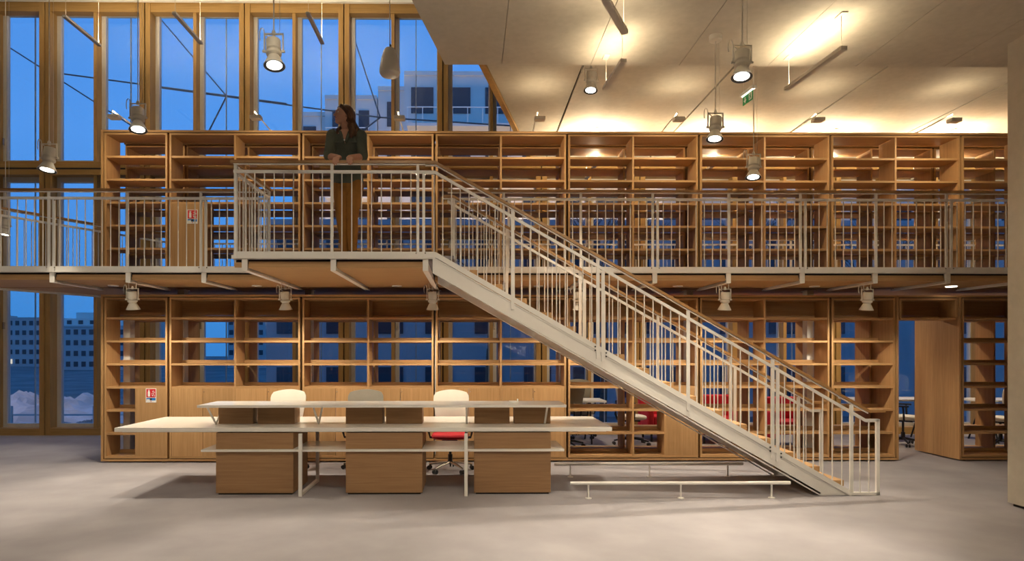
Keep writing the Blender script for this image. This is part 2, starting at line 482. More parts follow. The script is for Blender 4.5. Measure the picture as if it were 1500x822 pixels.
# ------------------------------------------------------------------ railings
BAL_R = .0065
BALM = {}
def baluster(x, y, z0, z1, parent):
    k = round(z1 - z0, 2)
    if k not in BALM:
        BALM[k] = MB().tube([(0, 0, 0), (0, 0, k)], BAL_R, 6).mesh('baluster', 'steel')
    return link('baluster', BALM[k], parent, (x, y, z1 - k))
def post(x, y, z0, z1, parent, w=.036, d=.02):
    return box('post', x - w / 2, x + w / 2, y - d / 2, y + d / 2, z0, z1, 'steel', parent)
def railing(name, label, p, q, posts, parent_cat='railing', spacing=.1055, zb=Z2 + .04, hand=True, pair=(), group=None):
    """straight level railing from p to q (x, y); posts and pair give distances along it"""
    p, q = Vector(p), Vector(q); L = (q - p).length; d = (q - p) / L
    t = thing(name, (p.x, p.y, zb - .08), label, parent_cat, group)
    P = lambda s, z: (p.x + d.x * s, p.y + d.y * s, z)
    build(MB().bar([P(0, zb - .04), P(L, zb - .04)], .012, .075), 'bottom_rail', 'steel', t)
    build(MB().bar([P(0, zb + .87), P(L, zb + .87)], .03, .03), 'top_rail', 'steel', t)
    if hand:
        build(MB().bar([P(-.03, zb + .975), P(L + .03, zb + .975)], .065, .028), 'handrail', 'rail', t)
        build(MB().bar([P(0, zb + .952), P(L, zb + .952)], .03, .010), 'handrail_flat', 'steel', t)
    allp = sorted(posts)
    for s in allp:
        offs = (-.032, .032) if s in pair else (0,)
        for o in offs:
            c = P(s + o, 0)
            if abs(d.x) > .7: post(c[0], c[1], zb - .08, zb + (.95 if o <= 0 else .87), t, .03)
            else: post(c[0], c[1], zb - .08, zb + (.95 if o <= 0 else .87), t, .03, .03)
        if s in pair:
            c = P(s, 0)
            for zz in (zb - .02, zb + .84):
                for o in (-.05, .05):
                    c = P(s + o, 0)
                    build(MB().tube([(c[0], c[1] - .012, zz), (c[0], c[1] - .02, zz)], .008, 6), 'bolt', 'chrome', t)
    ends = [0] + allp + [L]
    for a, b in zip(ends[:-1], ends[1:]):
        n = int(round((b - a) / spacing))
        for i in range(1, n):
            c = P(a + (b - a) * i / n, 0)
            baluster(c[0], c[1], zb - .01, zb + .87, t)
    return t
# gallery railing left and right of the landing
xl0 = rear_edge(YW) + .05
railing('gallery_railing', 'white baluster railing of the gallery in front of the tall windows', (xl0, YW), (-2.62, YW),
        [x - xl0 for x in GRID[0:4]], pair=[GRID[1] - xl0, GRID[3] - xl0])
railing('gallery_railing', 'long white baluster railing of the gallery passing behind the stair', (-.30, YW), (9.2, YW),
        [x + .30 for x in GRID[7:-1]], pair=[GRID[k] + .30 for k in (7, 9, 11, 13, 15)])
# landing railing: front and left return
railing('landing_railing', 'white railing of the landing under the woman\'s hands', (XLA + .01, YL - .01), (-.40, YL - .01),
        [.02, -1.52 - XLA - .01, -.55 - XLA - .01], pair=[-.55 - XLA - .01])
railing('landing_side_railing', 'short white side railing of the landing running back to the gallery', (XLA + .01, YL + .05), (XLA + .01, YW - .02), [.02, 1.15])
# oblique rear railing and the one along the windows
Lr = sqrt((11.7 - 8.3) ** 2 + (rear_edge(11.7) - rear_edge(8.3)) ** 2)
railing('rear_railing', 'oblique white railing with oak handrail at the back edge of the gallery', (rear_edge(8.3), 8.3), (rear_edge(11.7), 11.7), [.1, 1.0, 1.9, 2.8, Lr - .05])
railing('window_railing', 'long railing with oak handrail between upper bookcases and windows', (rear_edge(11.7) + .05, 11.7), (11.5, 11.7),
        [.1 + 1.867 * k for k in range(9)], spacing=.14)

# ------------------------------------------------------------------ staircase
SL = .574
bar_top = lambda x: 2.67 - SL * (x + .385)
YS0, YS1 = 6.95, 8.08      # near and far railing planes
st = thing('staircase', (1.9, 7.5, 0), 'straight open staircase with white steel stringers and oak treads', 'staircase')
RISE, GO = .15529, .2709
for k in range(1, 17):
    xn = 4.14 - GO * (k - 1); z = RISE * k
    box('tread', xn - .30, xn, YS0 + .055, YS1 - .055, z - .062, z, 'oak_d', st)
for y in (YS0 + .02, YS1 - .02):
    s = MB()
    off0, off1 = -.078, -.235
    xe = -.42
    def prof(a, b, y0, y1):
        s.prism_xz([(xe, bar_top(xe) + b), (xe, bar_top(xe) + a), (4.20, max(.03, bar_top(4.2) + a)), (4.24, 0), (3.86, 0), (3.86, bar_top(3.86) + b + .03)], y0, y1)
    prof(off0, off1, y - .01, y + .01)
    inn = 1 if y < 7.5 else -1
    for a, b in ((off0 + .012, off0 - .002), (off1 + .004, off1 - .010)):
        s.prism_xz([(xe, bar_top(xe) + b), (xe, bar_top(xe) + a), (3.86, bar_top(3.86) + a), (3.86, bar_top(3.86) + b)], *sorted((y - inn * .022, y + inn * .035)))
    build(s, 'stringer', 'steel', st)
def stair_railing(y, label, front):
    t = thing('stair_railing', (1.9, y, .0), label, 'railing')
    xs0 = -.385 if front else -.30
    xm = 4.345
    mid = lambda x: bar_top(min(x, xm)) + .87 if x > -.385 else 2.67 + .87
    han = lambda x: bar_top(min(x, xm)) + .975 if x > -.385 else 2.67 + .975
    base = lambda x: max(.035, bar_top(x)) if x > -.385 else 2.67
    X0 = -.50 if front else xs0
    kn = [X0] + ([-.385] if front else []) + [xm, 4.49]
    build(MB().bar([(x, y, mid(x)) for x in kn], .03, .034), 'top_rail', 'steel', t)
    hk = [X0 - (0 if front else .06)] + [-.385 if front else -.22] + [4.37, 4.55]
    hz = lambda x: (han(-.22) if (not front and x < -.22) else han(min(x, 4.37)))
    build(MB().bar([(x, y, hz(x)) for x in hk], .065, .032), 'handrail', 'rail', t)
    build(MB().bar([(x, y, hz(x) - .024) for x in hk[:-1]], .03, .012), 'handrail_flat', 'steel', t)
    bk = [X0] + ([-.385] if front else []) + [4.205]
    build(MB().bar([(x, y, base(x) - .028) for x in bk], .014, .062), 'bottom_rail', 'steel', t)
    build(MB().bar([(4.19, y, .02), (4.50, y, .02)], .03, .03), 'foot_rail', 'steel', t)
    posts = [(.456, 0), (1.42, 1), (2.385, 0), (3.345, 1), (4.19, 0)]
    if not front: posts = [(-.22, 0)] + posts
    for x, pr in posts:
        for o in ((-.028, .028) if pr else (0,)):
            post(x + o, y, max(0, bar_top(x + o) - .14), han(x + o) - (.02 if o <= 0 else .11), t, .036)
        if pr:
            for o in (-.06, .06):
                for zz in (-.03, -.07):
                    zq = bar_top(x + o) + zz
                    build(MB().tube([(x + o, y - .012, zq), (x + o, y - .022, zq)], .009, 6), 'bolt', 'black', t)
    post(4.48, y, .005, mid(4.48) + .015, t, .036, .03)
    ends = [X0] + [p for p, _ in posts] + [4.48]
    for a, b in zip(ends[:-1], ends[1:]):
        n = max(1, int(round((b - a) / .1)))
        for i in range(1, n):
            x = a + (b - a) * i / n
            baluster(x, y, base(x) - .02, mid(x), t)
stair_railing(YS0, 'white stair railing with oak handrail on the side away from the bookcases', True)
stair_railing(YS1, 'white stair railing with oak handrail on the bookcase side', False)

# low tubular guard rails on the carpet under the stair
def floor_rail(x0, x1, y, posts, lab):
    t = thing('floor_rail', ((x0 + x1) / 2, y, 0), lab, 'guard rail', 'low guard rails under the stair')
    build(MB().tube([(x0, y, .165), (x1, y, .165)], .019, 12), 'tube', 'steel', t, True)
    for x in posts:
        build(MB().tube([(x, y, 0), (x, y, .15)], .010, 8), 'post', 'steel', t)
        build(MB().lathe([(.036, 0), (.036, .008), (.012, .012)], 16, (x, y, 0)), 'foot_plate', 'steel', t)
floor_rail(1.07, 3.45, 6.83, (1.265, 2.265, 3.25), 'low white tubular guard rail on the open carpet before the stair foot')
floor_rail(1.05, 3.43, 7.98, (1.25, 2.25, 3.24), 'low white tubular guard rail beside the bookcase base, behind the stair')

# ------------------------------------------------------------------ bookcases
T = .026
def bookcase(label, x0, x1, cols, z0, z1, shelves, yf, yb, group, rear=False, doors=(), half=None, backrow=False,
             deep_left=False, deep_right=False, end_left=False, header=False, zsplit=None, name='bookcase'):
    """cols: number of bays; shelves: front heights; doors: bays closed below zsplit; half: (bay, which half is open, zones)"""
    t = thing(name, ((x0 + x1) / 2, (yf + yb) / 2, z0), label, 'bookcase', group)
    g = .012
    foot = .02 if z0 < 1 else 0.0
    box('outer_top', x0, x1, yf, yb, z1 - .028, z1, 'oak_h', t)
    a, b = x0 + g + .004, x1 - g - .004
    if not header:
        box('outer_bottom', x0, x1, yf, yb, z0 + foot, z0 + foot + .028, 'oak_h', t)
        box('bottom_board', a, b, yf + .006, yb, z0 + foot + .040, z0 + foot + .072, 'oak_h', t)
        box('groove', a, b, yf + .03, yb - .02, z0 + foot + .028, z0 + foot + .040, 'dark', t)
        if foot:
            for fx in (x0 + .08, x1 - .08):
                build(MB().lathe([(.02, 0), (.02, .006), (.009, .008), (.009, .02)], 10, (fx, yf + .05, z0)), 'foot', 'chrome', t)
                build(MB().lathe([(.02, 0), (.02, .006), (.009, .008), (.009, .02)], 10, (fx, yb - .05, z0)), 'foot', 'chrome', t)
    box('inner_top', a, b, yf + .006, yb, z1 - .066, z1 - .040, 'oak_h', t)
    box('groove', a, b, yf + .03, yb - .02, z1 - .040, z1 - .028, 'dark', t)
    zt = z1 - .066
    zb = (z0 + foot + .072) if not header else shelves[-1] - .014
    if not header:
        box('side_panel', a, a + T, yf + .006, yb, zb, zt, 'oak_v', t)
        box('side_panel', b - T, b, yf + .006, yb, zb, zt, 'oak_v', t)
    else:
        box('side_panel', a, a + T, yf + .006, yb, zb + .028, zt, 'oak_v', t)
        box('side_panel', b - T, b, yf + .006, yb, zb + .028, zt, 'oak_v', t)
    if end_left: box('end_panel', x0 - .03, x0, yf, yb, z0 + foot, z1, 'oak_v', t)
    if deep_left: box('end_panel', x0 - .03, x0, yf, yf + .92, z0 + foot, z1, 'oak_v', t)
    if deep_right: box('end_panel', x1, x1 + .03, yf, yf + .92, z0 + foot, z1, 'oak_v', t)
    wcol = (b - a) / cols
    for c in range(cols):
        ca, cb = a + wcol * c, a + wcol * (c + 1)
        la = ca + (T if c == 0 else T / 2); lb = cb - (T if c == cols - 1 else T / 2)
        if c: box('upright', ca - T / 2, ca + T / 2, yf + .012, yb, zb, zt, 'oak_v', t)
        mid = (la + lb) / 2
        for zs in shelves:
            if c in doors and zs < zsplit - .05: continue
            sa, sb = la, lb
            if half and c == half[0] and zs < zsplit - .05:
                if half[1] == 'L': sb = mid - .013
                else: sa = mid + .013
            lp = yb - .02 if not rear else yf + .14
            key = ('shelf', round(sb - sa, 3), rear, round(yb - yf, 3))
            if key not in BOXES:
                h = (sb - sa) / 2; dy = yb - yf
                if rear: BOXES[key] = MB().box(-h, h, .02, dy, -.014, .014).mesh('shelf', 'oak_h')
                else: BOXES[key] = MB().box(-h, h, .014, dy, -.014, .014).box(-h, h, dy - .02, dy, .014, .058).mesh('shelf', 'oak_h')
            link('shelf', BOXES[key], t, ((sa + sb) / 2, yf, zs))
        if not rear and not header and c not in doors:
            box('book_stop', la, lb if not half or c != half[0] else (mid - .013 if half[1] == 'L' else lb), yb - .02, yb, zb, zb + .045, 'oak_h', t)
        if backrow:
            box('back_panel', la, lb, yb - .015, yb - .001, shelves[0] + .06, zt, 'oak_h', t)
        if c in doors:
            for da, db, kx in ((la + .002, mid - .003, None), (mid + .003, lb - .002, mid + .02)):
                d = box('door', da, db, yf + .012, yf + .032, zb, zsplit - .0145, 'oak_v', t)
                if kx:
                    build(MB().tube([(kx, yf + .012, zsplit - .06), (kx, yf + .006, zsplit - .06)], .007, 8), 'lock', 'chrome', d)
        if half and c == half[0]:
            da, db = (mid + .0135, lb) if half[1] == 'L' else (la, mid - .0135)
            box('upright', mid - .013, mid + .013, yf + .014, yb, zb, zsplit - .0145, 'oak_v', t)
            box('door', da, db, yf + .012, yf + .032, zb, zsplit - .0145, 'oak_v', t)
            box('back_panel', da, db, yb - .015, yb - .001, zb, zsplit - .0145, 'oak_v', t)
    return t
ZLOW = [2.053, 1.724, 1.396, 1.067, .738, .408]
ZUP = [4.353, 4.026, 3.698, 3.371, 3.044]
XB = [-5.225, -4.305, -2.42, -.52, 1.378, 3.275, 5.172, 6.125, 7.065, 8.96]
D = .37
BACKC_ = 5.12
ya, yb_, yc, yd = YB, YB + D, YB + .55, YB + .55 + D
lows = [
    (0, 1, dict(half=(0, 'L'), zsplit=1.067, end_left=True), 'lower oak bookcase with one red sign on its narrow door, beside the windows'),
    (1, 2, dict(doors=(0, 1), zsplit=1.067), 'lower four-door oak bookcase next to the narrow bay with the red sign'),
    (2, 2, dict(doors=(0, 1), zsplit=1.067), 'lower oak bookcase with four doors, right behind the grey backed chair'),
    (3, 2, dict(doors=(0, 1), zsplit=1.067), 'lower four-door oak bookcase, its corner crossed by the top of the stair'),
    (4, 2, dict(half=(1, 'L'), zsplit=1.067), 'lower oak bookcase behind the stair with open shelves and one plain door'),
    (5, 2, dict(), 'lower oak bookcase behind the stair foot, open shelves in both bays'),
    (6, 1, dict(deep_right=True), 'single bay lower oak bookcase between stair foot and passage'),
    (8, 2, dict(deep_left=True), 'lower oak bookcase between the passage and the concrete column'),
]
for i, n, kw, lab in lows:
    bookcase(lab, XB[i], XB[i + 1], n, 0, 2.389, ZLOW, ya, yb_, 'lower bookcases facing the reading room', backrow=True, **kw)
bookcase('oak overhead compartment bridging the passage between the lower bookcases', XB[7] + .03, XB[8] - .03, 1, 0, 2.389, ZLOW[:1], ya, yb_,
         'lower bookcases facing the reading room', header=True, backrow=True, name='passage_header')
labr = ['rear oak bookcase backing onto %s' % s for s in ('the narrow bay beside the windows', 'the four door case next to the narrow sign bay',
        'the four door case behind the grey backed chair', 'the four door case under the top of the stair', 'the case with one plain door behind the stair',
        'the open case behind the stair foot', 'the single bay beside the passage', 'the case beside the concrete column')]
for (i, n, kw, lab), lr in zip(lows, labr):
    bookcase(lr, XB[i] + (.0 if i != 8 else .003), XB[i + 1] - (.003 if i == 6 else 0), n, 0, 2.389, ZLOW, yc, yd, 'rear lower bookcases', rear=True)
ups = [(0, 1, 1, dict(end_left=True), 'narrow upper oak bookcase at the window end of the gallery'),
       (1, 2, 2, dict(half=(0, 'R'), zsplit=3.698), 'upper oak bookcase with the red sign on its door'),
       (2, 3, 2, dict(), 'upper oak bookcase right behind the standing woman'),
       (3, 4, 2, dict(), 'upper oak bookcase behind the head of the stair'),
       (4, 5, 2, dict(), 'upper oak bookcase between two ceiling joints, above the stair'),
       (5, 6, 2, dict(), 'upper oak bookcase behind the lowest hanging spotlight'),
       (6, 8, 2, dict(), 'upper oak bookcase directly above the passage'),
       (8, 9, 2, dict(), 'upper oak bookcase partly hidden by the concrete column')]
for i, k, n, kw, lab in ups:
    bookcase(lab, XB[i], XB[k], n, Z2, 4.729, ZUP, ya, yb_, 'upper bookcases along the gallery', **kw)
    bookcase(lab.replace('upper oak bookcase', 'rear upper oak bookcase') + ', back row', XB[i], XB[k], n, Z2, 4.729, ZUP, yc, yd, 'rear upper bookcases', rear=True)

for x in (XB[0] + .12, XB[1], XB[2], XB[3], XB[4], XB[5], XB[6] - .08, XB[9]):
    for z0_, z1_, w_ in ((0, 2.50, 'lower'),):
        t = thing('support_column', (x, YB + .46, z0_), 'white steel column in the slot between front and rear %s bookcases' % w_, 'column', '%s columns between the bookcases' % w_)
        box('shaft', x - .05, x + .05, YB + D + .03, YB + .53, z0_ + .01, z1_ - .01, 'steel', t)
        box('base_plate', x - .07, x + .07, YB + D + .01, YB + .545, z0_, z0_ + .01, 'steel', t)
        box('head_plate', x - .07, x + .07, YB + D + .01, YB + .545, z1_ - .01, z1_, 'steel', t)
# fire extinguisher signs on the two narrow doors
def fire_sign(x, z, y, lab):
    t = thing('fire_extinguisher_sign', (x, y, z), lab, 'sign', 'fire extinguisher signs on bookcase doors')
    w, h = .148, .200
    def plate(name, a, b, c, d, m, lift, par):
        return box(name, x - w / 2 + a * w, x - w / 2 + b * w, y - .004 - lift, y - .001 - lift + .001, z + c * h, z + d * h, m, par)
    pl = box('plate', x - w / 2, x + w / 2, y - .004, y, z, z + h, 'sign_white', t)
    rd = plate('red_field', .06, .94, .36, .96, 'sign_red', .002, t)
    bl = plate('blue_band', .06, .94, .15, .32, 'sign_blue', .002, t)
    plate('arrow_field', .10, .38, .15, .23, 'sign_white', .004, bl)
    plate('emblem', .42, .58, .16, .31, 'dark', .004, bl)
    # extinguisher bottle with hose
    q = MB(); yy = y - .0085
    def P(u, v): return (x - w / 2 + u * w, z + v * h)
    q.prism_xz([P(.20, .42), P(.42, .42), P(.42, .76), P(.37, .82), P(.25, .82), P(.20, .76)], yy, yy + .003)
    q.prism_xz([P(.28, .82), P(.34, .82), P(.34, .87), P(.28, .87)], yy, yy + .003)
    q.prism_xz([P(.20, .87), P(.42, .87), P(.42, .90), P(.20, .90)], yy, yy + .003)
    build(q, 'extinguisher_pictogram', 'sign_white', rd)
    q = MB()
    for a, b in ((.60, .62), (.68, .48), (.72, .66), (.78, .56), (.66, .78), (.76, .80), (.84, .70), (.84, .46), (.62, .50)):
        q.prism_xz([P(a - .035, b - .03), P(a + .035, b - .03), P(a + .02, b + .05), P(a - .02, b + .05)], yy, yy + .003)
    build(q, 'flame_pictogram', 'sign_white', rd)
    q = MB(); q.prism_xz([P(.44, .11), P(.5, .04), P(.56, .11)], y - .006, y - .003); build(q, 'down_arrow', 'sign_red', t)
fire_sign(-4.55, .855, YB + .012, 'red white and blue extinguisher sign on the lower narrow door')
fire_sign(-3.965, 3.40, YB + .012, 'red white and blue extinguisher sign behind the gallery railing')

# ------------------------------------------------------------------ lamps
def spot_lamp(loc, tilt, label, top, rods=False, lit=True, watts=SPOT_W, cone=64, group='hanging spotlights', spin=0.0, name='hanging_spotlight', canopy=False, size=1.0):
    """loc: middle of the yoke's top bar; tilt: (about x, about y) of the head; top: height of what it hangs from"""
    x, y, z = loc
    t = thing(name, (x, y, z), label, 'spotlight', group)
    S = size
    if rods:
        for s in (-1, 1):
            build(MB().tube([(x + s * .045, y, z - .005), (x + s * .05, y, top)], .0045, 6), 'hanger_rod', 'lamp', t)
    else:
        build(MB().tube([(x, y, z), (x, y, top)], .0055, 6), 'cable', 'lamp', t)
        build(MB().tube([(x + .045, y + .01, z), (x + .045, y + .01, top)], .0018, 5), 'steel_wire', 'lamp', t)
        if canopy: build(MB().lathe([(.05, top - .06), (.062, top - .05), (.062, top)], 20, (x, y, 0)), 'ceiling_canopy', 'lamp', t, True)
    R = Matrix.Translation((x, y, z - .14 * S)) @ Matrix.Rotation(spin, 4, 'Z') @ Matrix.Rotation(tilt[0], 4, 'X') @ Matrix.Rotation(tilt[1], 4, 'Y') @ Matrix.Translation((0, 0, .14 * S))
    Rs = Matrix.Translation((x, y, z)) @ Matrix.Rotation(spin, 4, 'Z') @ Matrix.Scale(S, 4)
    R = R @ Matrix.Scale(S, 4)
    # yoke
    yk = MB()
    yk.bar([(-.075, 0, 0), (.075, 0, 0)], .018, .008)
    for s in (-1, 1):
        yk.box(s * .075 - .004, s * .075 + .004, -.009, .009, -.148, .004)
    build(yk.xf(Rs), 'yoke', 'lamp', t)
    for s in (-1, 1): build(MB().tube([(s * .062, 0, -.140), (s * .090, 0, -.140)], .011, 10).xf(Rs), 'pivot_knob', 'lamp', t)
    build(MB().lathe([(.012, -.012), (.018, -.004), (.014, .022), (.006, .034)], 12).xf(Rs), 'hook', 'lamp', t, True)
    loop = [(-.075 + .02 * cos(a) - .02, 0, -.03 + .06 * sin(a) + .02) for a in [pi * 1.25 - pi * 1.2 * k / 8 for k in range(9)]] + [(-.02, 0, -.04)]
    build(MB().tube(loop, .004, 6).xf(Rs), 'lead', 'lamp', t)
    can = MB().lathe([(.02, -.038), (.055, -.040), (.0585, -.046), (.0585, -.126), (.050, -.134), (.046, -.150)], 24)
    build(can.xf(R), 'canister', 'lamp', t, True)
    ring = MB().lathe([(.046, -.146), (.060, -.148), (.062, -.158), (.060, -.170), (.048, -.180), (.040, -.186)], 24)
    build(ring.xf(R), 'collar', 'lamp', t, True)
    co = MB().lathe([(.040, -.180), (.050, -.200), (.086, -.272), (.083, -.272), (.048, -.200)], 28)
    shade = build(co.xf(R), 'reflector', 'lamp', t, True)
    rim = MB()
    n = 28
    rim.ring_loft([[(r * cos(2 * pi * k / n), r * sin(2 * pi * k / n), zz) for k in range(n)] for r, zz in ((.0835, -.273), (.0835, -.269), (.060, -.262), (.060, -.266))], closed=True)
    build(rim.xf(R), 'rim', 'black', shade)
    build(MB().lathe([(.061, -.2655), (.04, -.2685), (.001, -.270)], 24).xf(R), 'lens', 'lens' if lit else 'shell', shade, True)
    if lit and watts > 0:
        l = bpy.data.lights.new('spot_beam', 'SPOT'); l.energy = watts; l.color = WARM2
        l.spot_size = radians(cone); l.spot_blend = .55; l.shadow_soft_size = .03
        o = bpy.data.objects.new('spot_beam', l); COL.objects.link(o); o.parent = t
        p = R @ Vector((0, 0, -.285)); d = (R.to_3x3() @ Vector((0, 0, -1))).normalized()
        o.location = p - Vector(loc)
        o.rotation_euler = d.to_track_quat('-Z', 'Y').to_euler()
    return t
SLAB, BACKC = 4.76, 5.12
SP = [  # u, v of yoke top, depth, tilt, hung from, label
    (401, 50, 5.16, (-.18, -.10), ZT, 'big lit spotlight hanging before the windows, between two window posts'),
    (202, 152, 7.7, (-.20, -.12), ZT, 'lit spotlight hanging just over the window end of the upper bookcases'),
    (72, 211, 7.8, (-.15, .06), ZT, 'lit spotlight hanging before the window post left of the bookcases'),
    (866, 101, 7.6, (-.15, .08), BACKC, 'small lit spotlight close under the raised concrete ceiling by a dark joint'),
    (1087, 67, 5.2, (-.18, .10), SLAB, 'big lit spotlight hanging beside the green exit sign'),
    (1048, 166, 6.35, (-.16, .12), SLAB, 'lit spotlight on a long cable with a round ceiling canopy'),
    (1104, 226, 7.65, (-.18, .12), BACKC, 'lit spotlight hanging lowest of all, before the upper bookcase shelves'),
    (8, 318, 9.6, (-.1, .1), ZT, 'small spotlight hanging behind the gallery railing at the windows'),
]
for i, (u, v, y, tl, top, lab) in enumerate(SP):
    spot_lamp(at(u, v, y), tl, lab, top, size=(1, 1.22, 1.22, 1, 1, 1, 1.08, 1)[i], canopy=(i == 5), watts=SPOT_W * (1 if i != 7 else .4))
low_lab = ['beside the window end of the bookcases', 'over the white backed chair by the red sign bay', 'beneath the stair head bracket', 'hidden behind the stair railings', 'behind the stair, right of its middle', 'before the bookcase next to the passage']
for x, lab, lit in zip((-4.40, -2.42, -.50, 1.42, 3.335, 5.215), low_lab, (0, 0, 1, 0, 0, 0)):
    zz = 2.40
    spot_lamp((x, YW + .10, zz), (.16, 0), 'small cream spotlight under the gallery, ' + lab, 2.475, rods=True, watts=44, cone=150, group='spotlights under the gallery', name='gallery_spotlight')
# unseen spotlights added behind the viewer as front fill
for x, y, tl in ((-6.0, 3.6, .62), (-3.8, 3.2, .62), (-1.2, 3.0, .70), (1.2, 3.0, .70), (2.4, 3.6, .70), (5.2, 3.2, .70), (-2.6, .4, .75), (.8, .2, .8), (3.6, .2, .8), (-6.5, .6, .7)):
    spot_lamp((x, y, 4.35 if x > edge1(y) else 5.0), (tl, 0), 'added unseen fill spotlight over the open floor, turned towards the bookcases', SLAB if x > edge1(y) else ZT, watts=FILL_W, cone=88, group='added fill spotlights over the open floor')

def linear(p, q, z, top, label, group='suspended linear uplights', watts=UP_W, w=.06, h=.035):
    p, q = Vector((p[0], p[1], z)), Vector((q[0], q[1], z)); d = (q - p); L = d.length; d /= L
    c = (p + q) / 2
    t = thing('linear_pendant', c, label, 'pendant light', group)
    build(MB().bar([p, q], w, h), 'housing', 'grey_metal', t)
    build(MB().bar([p + d * .03 + Vector((0, 0, h / 2 + .001)), q - d * .03 + Vector((0, 0, h / 2 + .001))], w * .7, .004), 'diffuser', 'strip', t)
    for s in (.04, L - .04):
        a = p + d * s
        build(MB().tube([a + Vector((0, 0, h / 2)), (a.x, a.y, top - .012)], .003, 5), 'cable', 'lamp', t)
        build(MB().box(a.x - .03, a.x + .03, a.y - .06, a.y + .06, top - .012, top), 'ceiling_plate', 'lamp', t)
    o = area('uplight', c + Vector((0, 0, h / 2 + .012)), L * .92, w * .6, watts, True, t)
    o.rotation_euler = (pi, 0, -math.atan2(d.y, d.x) if False else math.atan2(d.y, d.x) * -1)
    o.rotation_mode = 'QUATERNION'
    X = d.normalized(); Zl = Vector((0, 0, -1)); Yl = Zl.cross(X)
    o.rotation_quaternion = Matrix((X, Yl, Zl)).transposed().to_quaternion()
    return t
linear((-6.27, 9.85), (-6.27, 10.8), 6.75, ZT, 'slim grey linear lamp hanging before the windows, farthest from the woman', watts=30)
linear((-4.40, 9.45), (-4.40, 10.4), 6.60, ZT, 'slim grey linear lamp hanging high above the red sign bay', watts=30)
linear((-2.45, 9.55), (-2.45, 10.5), 6.66, ZT, 'slim grey linear lamp hanging high beside the big spotlight', watts=30)
linear((.92, 4.80), (1.37, 5.64), 4.43, SLAB, 'slim grey linear lamp hung obliquely under the concrete slab', watts=UP_W * .7)
linear((1.49, 6.18), (1.45, 6.85), 4.43, SLAB, 'short linear lamp hung at the back edge of the concrete slab', watts=UP_W * .5)
linear((3.49, 5.90), (3.42, 6.84), 4.43, SLAB, 'long linear lamp under the slab, beside the exit sign')
for x, y in ((-1.2, 2.0), (.9, 1.8), (3.4, 2.6), (5.4, 2.6), (-.6, -2), (2.4, -2), (5.4, -2), (8, 2)):  # linear lamps added out of view to raise the ambient light
    linear((x, y), (x, y + .95), 4.43, SLAB if x > edge1(y) else ZT, 'added unseen linear lamp under the slab over the open floor', 'added linear lamps over the open floor', watts=UP_W * 3)
# linear lamps of the raised ceiling behind the bookcases
for x in (2.0, 3.9, 5.8, 7.7, 9.6):
    linear((x, 10.02), (x, 11.0), 4.58, BACKC, 'linear lamp over the aisle behind the upper bookcases', 'linear lamps over the rear aisle', watts=UP_W * 8)

# arms on top of the bookcases, each carrying a small lamp head
for x, lab in zip((-4.72, -2.86, -.97, .885, 2.74, 4.60, 6.43), ('near the window end', 'left of the woman', 'right of the woman', 'by the oblique timber fascia', 'between the two long hanging cables', 'beneath the long linear lamp', 'next to the concrete column')):
    t = thing('shelf_lamp', (x, 9.14, 4.729), 'small box lamp on an arm atop the upper bookcases, ' + lab, 'lamp', 'arm lamps on the bookcases')
    build(MB().tube([(x, 9.14, 4.735), (x, 8.40, 4.755)], .009, 6), 'arm', 'lamp', t)
    box('clamp', x - .02, x + .02, 9.10, 9.18, 4.729, 4.745, 'lamp', t)
    build(MB().tube([(x, 8.40, 4.755), (x - .0, 8.40, 4.69)], .004, 5), 'hanger', 'lamp', t)
    box('head', x - .045, x + .095, 8.36, 8.46, 4.645, 4.69, 'lamp', t)
    o = area('shelf_light', (x + .025, 8.41, 4.60), .12, .07, SHELF_W, False, t)
    o.rotation_euler = (radians(32), 0, 0)
    area('top_light', (x + .025, 8.43, 4.70), .12, .05, SHELF_W * .24, True, t)
# recessed lamps of the lower rear room
for x in (-5.0, -3.4, -1.5, .4, 2.3, 4.2, 6.1, 8.0, 9.9):
    t = thing('recessed_lamp', (x, 10.9, 2.48), 'round recessed lamp in the soffit over the rear room', 'lamp', 'recessed lamps of the rear room')
    build(MB().lathe([(.001, 2.494), (.09, 2.494), (.10, 2.50)], 20, (x, 10.9, 0)), 'lens', 'down', t)
    o = area('down_light', (x, 10.9, 2.48), .16, .16, 12 if x > 1 else 3, False, t)

# pendant loudspeaker
x, y, z = at(571, 92, 7.7)
t = thing('pendant_speaker', (x, y, z - .17), 'pale cone shaped pendant loudspeaker hanging before the windows', 'speaker')
build(MB().lathe([(.02, .175), (.055, .170), (.075, .14), (.10, .06), (.122, -.06), (.127, -.11), (.12, -.135)], 32, (x, y, z)), 'cabinet', 'lamp', t, True)
build(MB().lathe([(.119, -.134), (.10, -.158), (.05, -.17), (.001, -.172)], 32, (x, y, z)), 'grille', 'frame', t, True)
build(MB().tube([(x, y, z + .17), (x, y, z + .19), (x + .012, y, z + .205), (x, y, z + .22)], .012, 8), 'hook', 'black', t)
build(MB().tube([(x, y, z + .21), (x, y, ZT)], .006, 6), 'cable', 'lamp', t)

